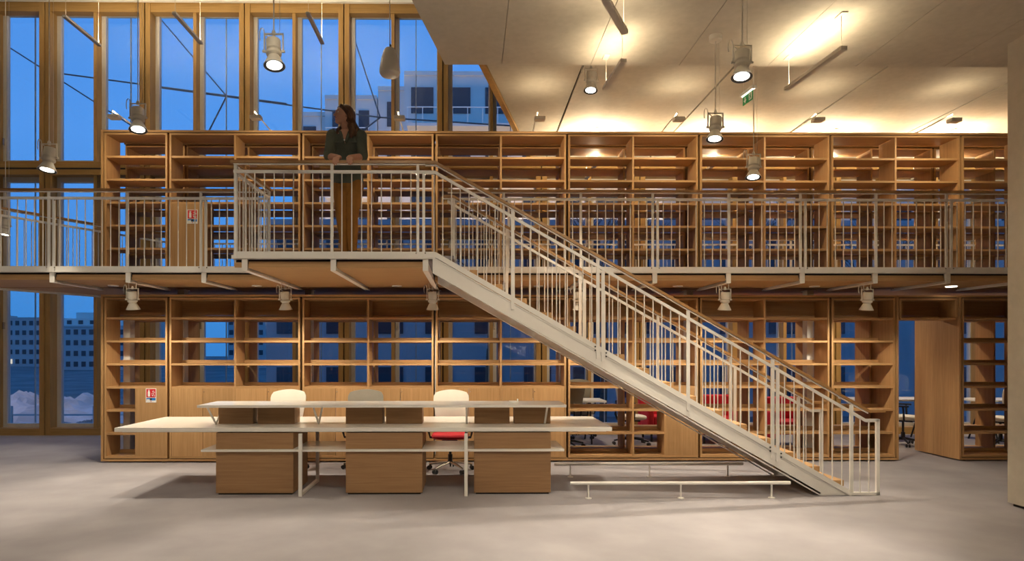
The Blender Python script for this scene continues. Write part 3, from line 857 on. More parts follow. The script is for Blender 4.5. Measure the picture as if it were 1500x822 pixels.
# exit sign
a = Vector(at(1088.5, 149, 8.16)); b = Vector(at(1103.2, 137.5, 7.92))
t = thing('exit_sign', (a + b) / 2, 'green emergency exit sign with running man, hanging from the raised ceiling', 'sign')
dd = (b - a); dd.z = 0; L = dd.length; dd /= L; nn = Vector((0, 0, 1)).cross(dd); zc = (a.z + b.z) / 2
if nn.dot(Vector((0, -1, 0)) + Vector((-.8, 0, 0))) < 0: nn = -nn
mid_ = (a + b) / 2
def ES(s, h, o): return mid_ + dd * (s * L) + Vector((0, 0, zc - mid_.z + h)) + nn * o
def es_plate(name, s0, s1, h0, h1, o0, o1, m, par):
    v = [ES(s, h, o) for o in (o0, o1) for s, h in ((s0, h0), (s1, h0), (s1, h1), (s0, h1))]
    return build(MB().add(v, [(0, 1, 2, 3), (4, 7, 6, 5), (0, 4, 5, 1), (1, 5, 6, 2), (2, 6, 7, 3), (3, 7, 4, 0)]), name, m, par)
pl = es_plate('green_plate', -.5, .5, -.06, .055, -.004, .004, 'sign_green', t)
es_plate('housing', -.62, .62, .065, .10, -.03, .03, 'sign_white', t)
es_plate('light_edge', -.56, .56, .056, .0655, -.012, .012, 'down', t)
for s in (-.45, .45): build(MB().tube([ES(s, .10, 0), Vector((ES(s, 0, 0).x, ES(s, 0, 0).y, BACKC))], .003, 5), 'cable', 'lamp', t)
def es_poly(pts, par, name):
    v = [ES(s, h, o) for o in (.0045, .0065) for s, h in pts]; n = len(pts)
    build(MB().ring_loft([v[:n], v[n:]]), name, 'sign_white', par)
es_poly([(.12, -.045), (.40, -.045), (.40, .042), (.12, .042)], pl, 'door_symbol')
v = [ES(s, h, o) for o in (.0065, .0080) for s, h in [(.18, -.035), (.24, -.035), (.27, -.005), (.33, -.035), (.36, -.03), (.30, .01), (.34, .012), (.33, .02), (.24, .022), (.18, .008), (.2, .0), (.23, .006), (.22, -.012)]]
build(MB().ring_loft([v[:13], v[13:]]), 'running_man', 'sign_green', pl)
v = [ES(.28 + .035 * cos(k * pi / 4), .031 + .009 * sin(k * pi / 4), o) for o in (.0065, .0080) for k in range(8)]
build(MB().ring_loft([v[:8], v[8:]]), 'running_man_head', 'sign_green', pl)
es_poly([(-.30, .03), (-.22, .03), (-.22, -.005), (-.12, -.005), (-.26, -.045), (-.40, -.005), (-.30, -.005)], pl, 'arrow')

# ------------------------------------------------------------------ desk
dk = thing('reception_desk', (-1.18, 7.6, 0), 'long white reception desk with slender steel legs and a lower shelf', 'desk')
xa, xb = -3.925, 1.565
build(MB().box(xa, xb, 7.03, 8.20, .700, .743), 'tabletop', 'white', dk)
build(MB().box(xa + .05, xb - .05, 7.10, 8.13, .686, .6995), 'sub_frame', 'steel', dk)
box('lower_shelf', -2.965, 1.03, 7.00, 7.66, .482, .506, 'white', dk)
for x in (-1.865, -.055):
    b = MB().box(x - .018, x + .018, 6.945, 6.98, 0, .686).box(x - .018, x + .018, 7.72, 7.755, 0, .686)
    b.box(x - .018, x + .018, 6.98, 7.72, 0.004, .036)
    build(b, 'leg_frame', 'steel', dk)
plab = ['oak desk pedestal below the desk, nearest the red sign', 'oak desk pedestal below the middle of the desk', 'oak desk pedestal below the desk, nearest the stair']
for (x0, x1), lab in zip(((-2.815, -1.965), (-1.385, -.540), (.035, .885)), plab):
    p = thing('desk_pedestal', ((x0 + x1) / 2, 7.3, 0), lab, 'cabinet', 'pedestals under the desk')
    box('body', x0, x1, 7.04, 7.66, .02, .481, 'ped', p)
    box('upper_box', x0, x1, 7.04, 7.66, .507, .685, 'ped', p)
    box('plinth', x0 + .02, x1 - .02, 7.06, 7.64, 0, .02, 'dark', p)
rs = thing('desk_riser', (-.99, 7.38, .743), 'narrow white raised shelf standing on the desk on V shaped legs', 'shelf')
build(MB().box(-3.05, 1.07, 7.10, 7.67, .958, .986), 'top', 'white', rs)
for x in (-2.955, -1.77, -.05, .86):
    b = MB().tube([(x, 7.39, .743), (x, 7.15, .957)], .012, 8).tube([(x, 7.39, .743), (x, 7.62, .957)], .012, 8)
    build(b, 'v_leg', 'steel', rs)
blab = ['nearest the red sign bay', 'before the white backed chair', 'before the grey backed chair', 'left of the red seated chair', 'right of the red seated chair', 'nearest the stair']
for (u0, u1), lab in zip(((320, 370.5), (377.5, 431.5), (506.5, 560), (565.5, 618.5), (695, 746.5), (753.5, 806.5)), blab):
    x0, x1 = at(u0, 610, 7.40)[0], at(u1, 610, 7.40)[0]
    o = thing('desk_box', ((x0 + x1) / 2, 7.5, .743), 'oak storage box under the raised desk shelf, ' + lab, 'box', 'oak boxes on the desk')
    box('front', x0, x1, 7.40, 7.415, .744, .952, 'ped', o)
    box('side', x0, x0 + .014, 7.415, 7.63, .744, .952, 'ped', o); box('side', x1 - .014, x1, 7.415, 7.63, .744, .952, 'ped', o)
    box('top', x0 + .014, x1 - .014, 7.415, 7.63, .938, .952, 'ped', o); box('base', x0 + .014, x1 - .014, 7.415, 7.63, .744, .758, 'ped', o)
x, y, z = at(753, 590, 7.4)
t = thing('socket_block', (x, 7.42, .986), 'small white socket block on top of the raised desk shelf', 'socket')
box('body', x - .055, x + .03, 7.38, 7.46, .986, 1.006, 'sign_white', t); box('plug', x + .035, x + .05, 7.40, 7.43, .986, 1.03, 'sign_white', t)

# ------------------------------------------------------------------ chairs
def office_chair(loc, rot, label, back, seat, group, base='chrome'):
    """five star base, gas column, padded seat, curved back, arms; built facing -y then turned"""
    R = Matrix.Translation(loc) @ Matrix.Rotation(rot, 4, 'Z')
    t = thing('office_chair', loc, label, 'chair', group)
    B = lambda mb, n, m, par=t, s=False: build(mb.xf(R), n, m, par, s)
    for k in range(5):
        a = 2 * pi * k / 5 + .3
        dx, dy = cos(a), sin(a)
        leg = B(MB().tube([(dx * .03, dy * .03, .115), (dx * .16, dy * .16, .10), (dx * .30, dy * .30, .072)], [.022, .018, .013], 8), 'base_leg', base, t, True)
        px, py = -dy, dx
        for s in (-1, 1):
            c0 = Vector((dx * .30, dy * .30, .029)) + Vector((px, py, 0)) * .012 * s; c1 = c0 + Vector((px, py, 0)) * .018 * s
            B(MB().tube([c0, c1], .028, 12), 'caster', 'black', leg)
    B(MB().lathe([(.03, .09), (.03, .22), (.018, .225), (.018, .40)], 16), 'gas_column', 'black')
    B(MB().box(-.10, .10, -.12, .14, .40, .435), 'mechanism', 'black')
    n = 24
    def se(a, b, z, e=3.2): return [(a * math.copysign(abs(cos(q)) ** (2 / e), cos(q)), b * math.copysign(abs(sin(q)) ** (2 / e), sin(q)), z) for q in [2 * pi * k / n for k in range(n)]]
    B(MB().ring_loft([se(.20, .20, .435), se(.238, .228, .45), se(.245, .235, .475), se(.235, .225, .495), se(.19, .18, .503)]), 'seat', seat, t, True)
    # curved back: grid of front and rear faces
    rows, cols_ = 9, 9; v = []; f = []
    for side in (0, 1):
        for i in range(rows):
            h = i / (rows - 1); z = .60 + .46 * h
            hw = .185 + .055 * min(1, h * 1.5) - (.03 * max(0, h - .85) / .15)
            for q in range(cols_):
                s = -1 + 2 * q / (cols_ - 1)
                zz = z - (.035 * s * s if i == rows - 1 else (.02 * s * s if i == rows - 2 else 0)) + (.02 * s * s if i == 0 else 0)
                yy = .225 + .05 * h - .05 * s * s + .03 * sin(pi * h) * -1 + (.022 if side else 0)
                v.append((s * hw, yy, zz))
    g = lambda sd, i, q: sd * rows * cols_ + i * cols_ + q
    for i in range(rows - 1):
        for q in range(cols_ - 1):
            f.append((g(0, i, q), g(0, i, q + 1), g(0, i + 1, q + 1), g(0, i + 1, q)))
            f.append((g(1, i, q), g(1, i + 1, q), g(1, i + 1, q + 1), g(1, i, q + 1)))
    for i in range(rows - 1):
        for q in (0, cols_ - 1): f.append((g(0, i, q), g(0, i + 1, q), g(1, i + 1, q), g(1, i, q)))
    for q in range(cols_ - 1):
        for i in (0, rows - 1): f.append((g(0, i, q), g(0, i, q + 1), g(1, i, q + 1), g(1, i, q)))
    B(MB().add(v, f), 'backrest', back, t, True)
    B(MB().tube([(0, .10, .42), (0, .24, .43), (0, .275, .52), (0, .265, .75)], [.022, .022, .02, .016], 8), 'back_stem', 'black', t, True)
    for s in (-1, 1):
        arm = B(MB().tube([(s * .12, .03, .43), (s * .27, .03, .44), (s * .285, .03, .50), (s * .285, .02, .66)], .016, 8), 'arm_post', 'black', t, True)
        B(MB().box(s * .285 - .035, s * .285 + .035, -.13, .10, .66, .685), 'arm_pad', 'black', arm)
    return t
office_chair((-2.50, 8.52, 0), 0, 'office chair with white back behind the desk, nearest the red sign bay', 'shell', 'red', 'office chairs at the desk')
office_chair((-1.42, 8.50, 0), .1, 'office chair with dark grey back at the middle of the desk', 'mesh', 'red', 'office chairs at the desk')
office_chair((-.275, 8.42, 0), -.03, 'office chair with white back and red seat showing under the desk', 'shell', 'red', 'office chairs at the desk')
# rear room furniture seen through the shelves
def trestle_table(x0, x1, y0, y1, lab):
    t = thing('trestle_table', ((x0 + x1) / 2, (y0 + y1) / 2, 0), lab, 'table', 'white tables of the rear room')
    box('tabletop', x0, x1, y0, y1, .71, .74, 'white', t)
    for x in (x0 + .25, x1 - .25):
        for s in (-1, 1):
            yc_ = (y0 + y1) / 2
            build(MB().tube([(x, yc_ + s * .33, 0), (x + .02, yc_ + s * .05, .71)], .014, 8), 'leg', 'black', t)
        build(MB().tube([(x + .01, (y0 + y1) / 2 - .2, .35), (x + .01, (y0 + y1) / 2 + .2, .35)], .008, 6), 'stretcher', 'black', t)
trestle_table(.7, 2.3, 10.75, 11.4, 'white table on thin trestle legs behind the case with one plain door')
trestle_table(6.75, 8.35, 10.95, 11.6, 'white table on thin trestle legs seen through the passage')
trestle_table(8.75, 10.4, 10.72, 11.4, 'white table on thin trestle legs beyond the case by the column')
office_chair((1.55, 10.42, 0), pi + .4, 'grey office chair on the bookcase side of the table behind the stair', 'mesh', 'mesh', 'office chairs of the rear room', 'black')
office_chair((2.72, 10.72, 0), pi * .5, 'pale office chair at the end of the white table behind the stair', 'shell', 'shell', 'office chairs of the rear room', 'black')
office_chair((2.0, 11.62, 0), 0, 'grey office chair on the window side of the table behind the stair', 'mesh', 'mesh', 'office chairs of the rear room', 'black')
office_chair((7.28, 10.62, 0), pi + .9, 'dark office chair standing in view through the passage', 'mesh', 'shell', 'office chairs of the rear room', 'black')
office_chair((8.75, 10.40, 0), pi + .3, 'pale office chair seen low through the case by the column', 'shell', 'shell', 'office chairs of the rear room', 'black')
office_chair((9.75, 10.40, 0), pi - .2, 'pale office chair at the table end farthest from the passage', 'shell', 'shell', 'office chairs of the rear room', 'black')
def armchair(x, y, lab, rot=0):
    t = thing('red_armchair', (x, y, 0), lab, 'armchair', 'red armchairs of the rear room')
    def rb(n, a, b, c, d, e, f_, m='red'):
        o = MB().box(x + a, x + b, y + c, y + d, e, f_)
        ob = build(o, n, m, t)
        md = ob.modifiers.new('soft', 'BEVEL'); md.width = .03; md.segments = 3
    rb('seat', -.27, .27, -.30, .20, .24, .44); rb('backrest', -.38, .38, .20, .38, .16, .80)
    rb('arm', -.38, -.27, -.32, .20, .16, .60); rb('arm', .27, .38, -.32, .20, .16, .60)
    for sx in (-.3, .3):
        for sy in (-.25, .3): box('leg', x + sx - .015, x + sx + .015, y + sy - .015, y + sy + .015, 0, .24 if sy < 0 else .16, 'black', t)
armchair(4.3, 11.1, 'red armchair behind the stair, nearer the windows'); armchair(5.25, 10.55, 'red armchair behind the stair foot, nearer the bookcases'); armchair(3.45, 11.3, 'red armchair in the shade by the windows behind the plain door')

# ------------------------------------------------------------------ the woman on the landing
PX, PY, PZ = -1.42, 7.35, Z2
def ell(c, d, rx, ry, up=(0, -1, 0), n=16, e=2.0):
    """ring around axis d; ry along 'up' made square to d, rx across"""
    d = Vector(d).normalized(); u = Vector(up); u = (u - d * u.dot(d)).normalized(); s = d.cross(u)
    c = Vector(c)
    return [c + s * (rx * math.copysign(abs(cos(q)) ** (2 / e), cos(q))) + u * (ry * math.copysign(abs(sin(q)) ** (2 / e), sin(q))) for q in [2 * pi * k / n for k in range(n)]]
def limb(mb, pts, rad, n=14, up=(0, -1, 0)):
    pts = [Vector(p) for p in pts]; rings = []
    for i, p in enumerate(pts):
        d = pts[min(i + 1, len(pts) - 1)] - pts[max(i - 1, 0)]
        r = rad[i]; rx, ry = r if isinstance(r, tuple) else (r, r)
        rings.append(ell(p, d, rx, ry, up, n))
    # rounded ends
    d0 = (pts[1] - pts[0]).normalized(); d1 = (pts[-1] - pts[-2]).normalized()
    def sc(ring, c, k, off): return [c + (q - c) * k + off for q in ring]
    r0 = rad[0] if not isinstance(rad[0], tuple) else min(rad[0]); r1 = rad[-1] if not isinstance(rad[-1], tuple) else min(rad[-1])
    rings = [sc(rings[0], pts[0], .35, -d0 * r0 * .9), sc(rings[0], pts[0], .8, -d0 * r0 * .55)] + rings + [sc(rings[-1], pts[-1], .8, d1 * r1 * .55), sc(rings[-1], pts[-1], .35, d1 * r1 * .9)]
    mb.ring_loft(rings); return mb
def ball(mb, c, r, n=14):
    c = Vector(c); rx, ry, rz = r if isinstance(r, tuple) else (r, r, r)
    rings = []
    for i in range(1, n // 2 + 2):
        a = pi * i / (n // 2 + 2)
        rings.append([c + Vector((rx * sin(a) * cos(2 * pi * k / n), ry * sin(a) * sin(2 * pi * k / n), -rz * cos(a))) for k in range(n)])
    return mb.ring_loft(rings)
def remesh(mb, name, m, parent, vox=.008, smooth=3, voff=(0, 0, 0)):
    me = mb.mesh(name + '_raw', m)
    o = bpy.data.objects.new(name + '_raw', me); COL.objects.link(o)
    r = o.modifiers.new('r', 'REMESH'); r.mode = 'VOXEL'; r.voxel_size = vox
    s = o.modifiers.new('s', 'SMOOTH'); s.factor = .5; s.iterations = smooth
    dg = bpy.context.evaluated_depsgraph_get(); dg.update()
    out = bpy.data.meshes.new_from_object(o.evaluated_get(dg))
    bpy.data.objects.remove(o); bpy.data.meshes.remove(me)
    out.name = name
    if not out.materials: out.materials.append(M[m])
    out.polygons.foreach_set('use_smooth', [True] * len(out.polygons))
    ob = bpy.data.objects.new(name, out); COL.objects.link(ob); ob.parent = parent
    return ob
pw = thing('person', (PX, PY, PZ), 'woman in dark green shirt and mustard trousers leaning on the landing handrail', 'person')
# joints, in metres from between her feet; -y is towards the rail
hipL, hipR = Vector((-.085, .02, .88)), Vector((.085, .0, .88))
kneL, kneR = Vector((-.072, -.01, .475)), Vector((.058, -.035, .475))
ankL, ankR = Vector((-.045, .07, .085)), Vector((.050, .02, .085))
shL, shR = Vector((-.135, -.205, 1.375)), Vector((.180, -.195, 1.375))
elL, elR = Vector((-.165, -.27, 1.115)), Vector((.215, -.26, 1.115))
wrL, wrR = Vector((-.020, -.375, 1.072)), Vector((.085, -.378, 1.072))
neck = Vector((.018, -.20, 1.42)); head = Vector((.0, -.225, 1.590))
fdir = Vector((-.86, -.48, .10)).normalized()
def torso(mb, k):
    limb(mb, [(0, .02, .86), (0, .01, .95), (.005, -.045, 1.06), (.012, -.11, 1.18), (.02, -.165, 1.29), (.022, -.20, 1.385)],
         [(.155 + k, .105 + k), (.158 + k, .105 + k), (.125 + k, .088 + k), (.140 + k, .105 + k), (.158 + k, .105 + k), (.120 + k, .070 + k)], 20)
def arm_up(mb, k, a, b, f=1.0):
    mid = (a + b) / 2 + Vector((0, 0, 0))
    limb(mb, [a, mid, a + (b - a) * f], [.056 + k, .047 + k, .041 + k])
body = MB()
torso(body, 0)
for h, kn, an in ((hipL, kneL, ankL), (hipR, kneR, ankR)):
    limb(body, [h, (h + kn) / 2 + Vector((0, -.008, 0)), kn, kn + (an - kn) * .3 + Vector((0, .02, 0)), an], [.090, .072, .054, .054, .036])
    limb(body, [an + Vector((0, .03, -.045)), an + Vector((0, -.06, -.05)), an + Vector((0, -.15, -.062))], [(.034, .032), (.038, .028), (.034, .018)], 12, (0, 0, 1))
for s_, e_, w_ in ((shL, elL, wrL), (shR, elR, wrR)):
    arm_up(body, 0, s_, e_)
    limb(body, [e_, e_ + (w_ - e_) * .35, w_], [.040, .038, .026])
limb(body, [(.02, -.19, 1.37), neck, (.004, -.215, 1.50)], [.060, .050, .049])
# hands draped over the rail: palm and five fingers
def hand(mb, w, side):
    d = Vector((-.25 * side * -1, -.62, -.30)).normalized() if False else Vector((.18 * -side, -.80, -.28)).normalized()
    ac = Vector((1, 0, 0)) * side
    p0 = w + d * .01; p1 = w + d * .075
    limb(mb, [p0, p1], [(.030, .016), (.036, .014)], 12, (0, 0, 1))
    for i, (o, ln) in enumerate(((-.028, .066), (-.010, .076), (.009, .072), (.027, .056))):
        b0 = p1 + ac * o; k1 = b0 + d * (ln * .35) + Vector((0, 0, -ln * .22)); k2 = k1 + d * (ln * .12) + Vector((0, 0, -ln * .42)); tp = k2 + Vector((0, .004, -ln * .34))
        limb(mb, [b0, k1, k2, tp], [.0095, .009, .0085, .007], 8)
    tb = p0 + d * .02 + ac * -.026
    limb(mb, [tb, tb + d * .03 + ac * -.016 + Vector((0, 0, -.010)), tb + d * .055 + ac * -.012 + Vector((0, 0, -.026))], [.012, .0105, .008], 8)
hand(body, wrL, 1); hand(body, wrR, -1)
# head: skull, jaw, nose, brow, ear, turned to her right
sd = fdir.cross(Vector((0, 0, 1))).normalized(); upv = sd.cross(fdir)
H = lambda a, b, c_: head + fdir * a + sd * b + upv * c_
hd = MB()
def hring(c, ra, rb): return [c + fdir * (ra * cos(q)) + sd * (rb * sin(q)) for q in [2 * pi * k / 20 for k in range(20)]]
prof = [(-.110, .060, .016, .020), (-.100, .052, .034, .032), (-.080, .040, .050, .046), (-.05, .022, .072, .058), (-.015, .006, .088, .067), (.02, .0, .094, .072), (.055, -.004, .090, .070), (.085, -.008, .070, .056), (.104, -.01, .040, .034), (.112, -.01, .012, .01)]
hd.ring_loft([hring(H(o, 0, z_), ra, rb) for z_, o, ra, rb in prof])
body.add(hd.v, hd.f)
limb(body, [H(.088, 0, .012), H(.104, 0, -.014), H(.112, 0, -.030)], [.009, .0115, .0125], 10)
limb(body, [H(.084, -.04, .028), H(.091, 0, .026), H(.084, .04, .028)], .010 and [.009, .011, .009], 8)
limb(body, [H(.088, -.016, -.058), H(.093, 0, -.057), H(.088, .016, -.058)], [.007, .009, .007], 8)
limb(body, [H(.078, -.008, -.092), H(.078, .008, -.092)], [.016, .016], 8)
for s in (-1, 1): limb(body, [H(-.012, s * .072, .016), H(-.018, s * .078, -.008), H(-.008, s * .072, -.030)], [.010, .012, .008], 8)
bo = remesh(body, 'body', 'skin', pw, .0062, 3)
lp = MB(); limb(lp, [H(.089, -.020, -.0575), H(.0985, 0, -.0565), H(.089, .020, -.0575)], [.004, .0062, .004], 8)
o = link('lips', lp.mesh('lips', 'lips', True), pw); o.parent = pw; o.location = (0, 0, 0)
for s in (-1, 1):
    ey = MB(); ball(ey, H(.0815, s * .032, .006), .0085)
    o = link('eye', ey.mesh('eye', 'sign_white', True), pw); o.location = (0, 0, 0)
    ir = MB(); ball(ir, H(.0870, s * .033, .007), .0052)
    q = link('iris', ir.mesh('iris', 'black', True)); q.parent = o
    br = MB(); limb(br, [H(.088, s * .016, .026), H(.091, s * .034, .031), H(.078, s * .052, .026)], [.003, .0036, .002], 6)
    o = link('eyebrow', br.mesh('eyebrow', 'hair', True), pw); o.location = (0, 0, 0)
# hair: cap, swept back, falling over both shoulders
hr = MB()
cap = [(-.03, -.050, .062, .074), (.0, -.034, .078, .083), (.03, -.022, .088, .086), (.06, -.014, .094, .083), (.09, -.012, .078, .068), (.112, -.014, .048, .045), (.122, -.014, .014, .014)]
hr.ring_loft([hring(H(o_, 0, z_), ra, rb) for z_, o_, ra, rb in cap])
for s in (-1, 1):
    limb(hr, [H(.055, s * .040, .085), H(.035, s * .072, .050), H(-.010, s * .086, .015), H(-.040, s * .084, -.04)], [.020, .020, .020, .026], 10)
limb(hr, [H(-.07, 0, .03), H(-.085, .02, -.05), H(-.085, .02, -.12), Vector((.085, -.20, 1.44))], [.060, .058, .050, .046], 12)
limb(hr, [H(-.05, .05, -.01), H(-.058, .07, -.07), Vector((.080, -.245, 1.46)), Vector((.100, -.275, 1.395)), Vector((.088, -.285, 1.335))], [.040, .038, .038, .040, .022], 12)
limb(hr, [H(-.07, -.02, -.02), Vector((.095, -.20, 1.50)), Vector((.135, -.215, 1.43)), Vector((.130, -.245, 1.365))], [.042, .040, .042, .020], 12)
limb(hr, [H(-.05, -.04, -.03), Vector((-.02, -.185, 1.47)), Vector((-.060, -.225, 1.425)), Vector((-.085, -.235, 1.375))], [.034, .034, .032, .014], 12)
ho = remesh(hr, 'hair', 'hair', pw, .0065, 2)
# shirt with rolled sleeves, open collar; trousers; shoes
sh = MB()
tp = [((.0, .022, .868), .178, .126), ((0, .020, .92), .176, .124), ((0, .006, .98), .168, .118), ((.005, -.045, 1.07), .148, .108), ((.012, -.11, 1.18), .160, .120), ((.02, -.165, 1.29), .172, .118), ((.022, -.195, 1.375), .126, .080), ((.022, -.20, 1.415), .070, .05)]
sh.ring_loft([ell(c_, (0, -.15, 1) if c_[2] > 1 else (0, 0, 1), a_, b_, (0, -1, 0), 24) for c_, a_, b_ in tp])
for a, b in ((shL, elL), (shR, elR)):
    arm_up(sh, .014, a, b, .99)
    dv = (b - a).normalized(); limb(sh, [b - dv * .07, b - dv * .01], [.060, .060], 14)
so = remesh(sh, 'shirt', 'shirt', pw, .0075, 4)
vn = MB(); yv = -.318
vn.ring_loft([[Vector(p) + Vector((0, o_, 0)) for p in ((-.030, -.262, 1.405), (.060, -.262, 1.405), (.022, -.292, 1.255))] for o_ in (-.018, .03)])
o = link('neckline', vn.mesh('neckline', 'skin'), pw); o.location = (0, 0, 0)
for s in (-1, 1):
    cl = MB(); limb(cl, [Vector((.018 + s * .062, -.21, 1.432)), Vector((.018 + s * .050, -.278, 1.385)), Vector((.020 + s * .012, -.316, 1.262))], [(.022, .010), (.020, .009), (.010, .006)], 10)
    o = link('collar', cl.mesh('collar', 'shirt', True), pw); o.location = (0, 0, 0)
    pk = MB(); cx = .018 + s * .082; pk.box(cx - .045, cx + .045, -.283, -.262, 1.268, 1.285)
    o = link('pocket_flap', pk.mesh('pocket_flap', 'shirt'), so); o.location = (0, 0, 0)
pe = MB(); ball(pe, (.021, -.322, 1.282), .009)
o = link('pendant', pe.mesh('pendant', 'sign_white', True), pw); o.location = (0, 0, 0)
tr_ = MB()
limb(tr_, [(0, .022, .82), (0, .018, .90)], [(.166, .112), (.160, .110)], 20)
for h, kn, an in ((hipL, kneL, ankL), (hipR, kneR, ankR)):
    limb(tr_, [h + Vector((0, 0, -.02)), (h + kn) / 2 + Vector((0, -.008, 0)), kn, kn + (an - kn) * .35 + Vector((0, .02, 0)), an + Vector((0, 0, .03))], [.100, .083, .064, .062, .048])
remesh(tr_, 'trousers', 'trouser', pw, .0075, 3)
for an in (ankL, ankR):
    s_ = MB()
    limb(s_, [an + Vector((0, .035, -.042)), an + Vector((0, -.06, -.045)), an + Vector((0, -.155, -.058))], [(.042, .042), (.046, .038), (.042, .026)], 12, (0, 0, 1))
    limb(s_, [an + Vector((0, .005, -.03)), an + Vector((0, .005, .04))], [.048, .050])
    ms = s_; ms.v = [(a, b, max(c_, .001)) for a, b, c_ in ms.v]
    remesh(ms, 'shoe', 'black', pw, .008, 2)

# ------------------------------------------------------------------ outdoors at dusk
gd = struct(box('ground_outside', -160, 160, YF + .6, 320, -1.9, -1.5, 'ext_ground'), 'dark building ground outside the windows', 'ground')
def mound(x, y, rx, ry, h, lab, m='ext_pale'):
    v = []; f = []; n, k = 44, 18
    ph = [random.uniform(0, 6) for _ in range(4)]
    for i in range(k):
        r = i / (k - 1)
        for q in range(n):
            a = 2 * pi * q / n; w = 1 + .22 * sin(3 * a + ph[0]) + .12 * sin(7 * a + ph[1])
            px, py = rx * r * cos(a) * w, ry * r * sin(a) * w
            bump = .22 * sin(px * 2.1 + ph[2]) * cos(py * 1.7 + ph[3]) + .12 * sin(px * 5.3) + random.uniform(-.07, .07)
            v.append((x + px, y + py, -1.5 + h * max(0, (1 - r ** 2.2)) * (1 + bump) + (random.uniform(0, .08) if i < k - 1 else -.05)))
    for i in range(k - 1):
        for q in range(n): f.append((i * n + q, i * n + (q + 1) % n, (i + 1) * n + (q + 1) % n, (i + 1) * n + q))
    f.append(tuple((k - 1) * n + q for q in range(n)))
    tag(build(MB().add(v, f), 'spoil_heap', m), lab, 'heap', 'spoil heaps on the building ground')
mound(-17.2, 26, 4.2, 2.2, 1.1, 'pale spoil heap outside, seen beside the wide window post')
mound(-27, 30, 5, 2.4, 1.2, 'pale spoil heap outside, seen through the pane at the end')
mound(-13, 21.5, 2.6, 1.4, .6, 'low dark heap outside before the pale heaps', 'ext_ground')
mound(-7.5, 24, 4.0, 2.2, 1.1, 'pale spoil heap seen through the shelves by the red sign')
t = thing('site_lamp', (-19, 20.5, -1.5), 'work lamp on a mast lighting the spoil heaps', 'lamp')
build(MB().tube([(-19, 20.5, -1.5), (-19, 20.5, 4.0)], .05, 8), 'pole', 'steel', t)
build(MB().box(-19.2, -18.8, 20.4, 20.6, 4.0, 4.25), 'head', 'ext_lit', t)
l = bpy.data.lights.new('site_light', 'POINT'); l.energy = 260; l.color = (1, .75, .55); l.shadow_soft_size = .2
o = bpy.data.objects.new('site_light', l); COL.objects.link(o); o.parent = t; o.location = (0, .4, 5.4)
def site_fence(x0, x1, y, lab):
    t = thing('site_fence', ((x0 + x1) / 2, y, -1.5), lab, 'fence', 'fences of the building ground')
    n = int((x1 - x0) / 1.2)
    for i in range(n + 1):
        xx = x0 + (x1 - x0) * i / n
        box('fence_post', xx - .03, xx + .03, y - .03, y + .03, -1.5, -.1, 'ext_wall2', t)
    for z in (-1.2, -.8, -.4): box('fence_rail', x0, x1, y - .015, y + .015, z, z + .05, 'ext_wall2', t)
site_fence(-24, -9, 19.5, 'low site fence outside the tall windows')
def building(x0, x1, y0, y1, z1, floors, cols, lab, wall='ext_wall', lit=.06, group='far buildings', ww=.55, name='apartment_building', z0=-1.5, balcony=False):
    t = thing(name, ((x0 + x1) / 2, (y0 + y1) / 2, z0), lab, 'building', group)
    box('wall', x0 + .02, x1 - .02, y0, y1, z0, z1, wall, t)
    box('parapet', x0 + .03, x1 - .03, y0 - .1, y1 - .1, z1, z1 + .25, wall, t)
    fh = (z1 - z0) / floors; cw = (x1 - x0) / cols
    for r in range(floors):
        for q in range(cols):
            xx = x0 + cw * (q + .5); zz = z0 + fh * r + fh * .3
            box('window', xx - cw * ww / 2, xx + cw * ww / 2, y0 - .06, y0 + .06, zz, zz + fh * .48, 'ext_lit' if random.random() < lit else 'ext_dark', t)
        if balcony and r:
            bb = box('balcony', x0 + .3, x1 - .3, y0 - 1.2, y0, z0 + fh * r - .18, z0 + fh * r, wall, t)
            box('balcony_rail', x0 + .3, x1 - .3, y0 - 1.2, y0 - 1.15, z0 + fh * r + .95, z0 + fh * r + 1.0, 'steel', bb)
            nb = int((x1 - x0) / .9)
            for q in range(nb):
                xx = x0 + .35 + (x1 - x0 - .7) * q / max(1, nb - 1)
                box('balcony_bar', xx - .02, xx + .02, y0 - 1.19, y0 - 1.15, z0 + fh * r, z0 + fh * r + .95, 'steel', bb)
    return t
# the stepped pale building opposite (each step a block of its own)
building(-11.2, -9.2, 40.3, 50, 16.4, 6, 1, 'lowest step of the pale terraced building opposite', 'ext_wall', .02, 'blocks of the pale terraced building', .4)
building(-9.2, -5.9, 40, 50, 17.35, 6, 2, 'second step of the pale terraced building behind the woman\'s head', 'ext_wall', .02, 'blocks of the pale terraced building', .4, balcony=True)
building(-5.9, -4.2, 40.2, 50, 18.0, 6, 1, 'narrow third step of the pale terraced building by the speaker', 'ext_wall', .0, 'blocks of the pale terraced building', .3)
building(-4.2, 12, 39.7, 50, 18.75, 6, 7, 'tallest wide block of the pale terraced building with balconies', 'ext_wall', .04, 'blocks of the pale terraced building', .6, balcony=True)
building(12, 40, 42, 52, 15.0, 5, 11, 'long lower wing of the pale terraced building behind the right hand shelves', 'ext_wall2', .06, 'blocks of the pale terraced building', .6)
building(-9.5, 34, 29.5, 33, 7.4, 3, 19, 'long dark low building before the pale terraced one', 'ext_low', 0)
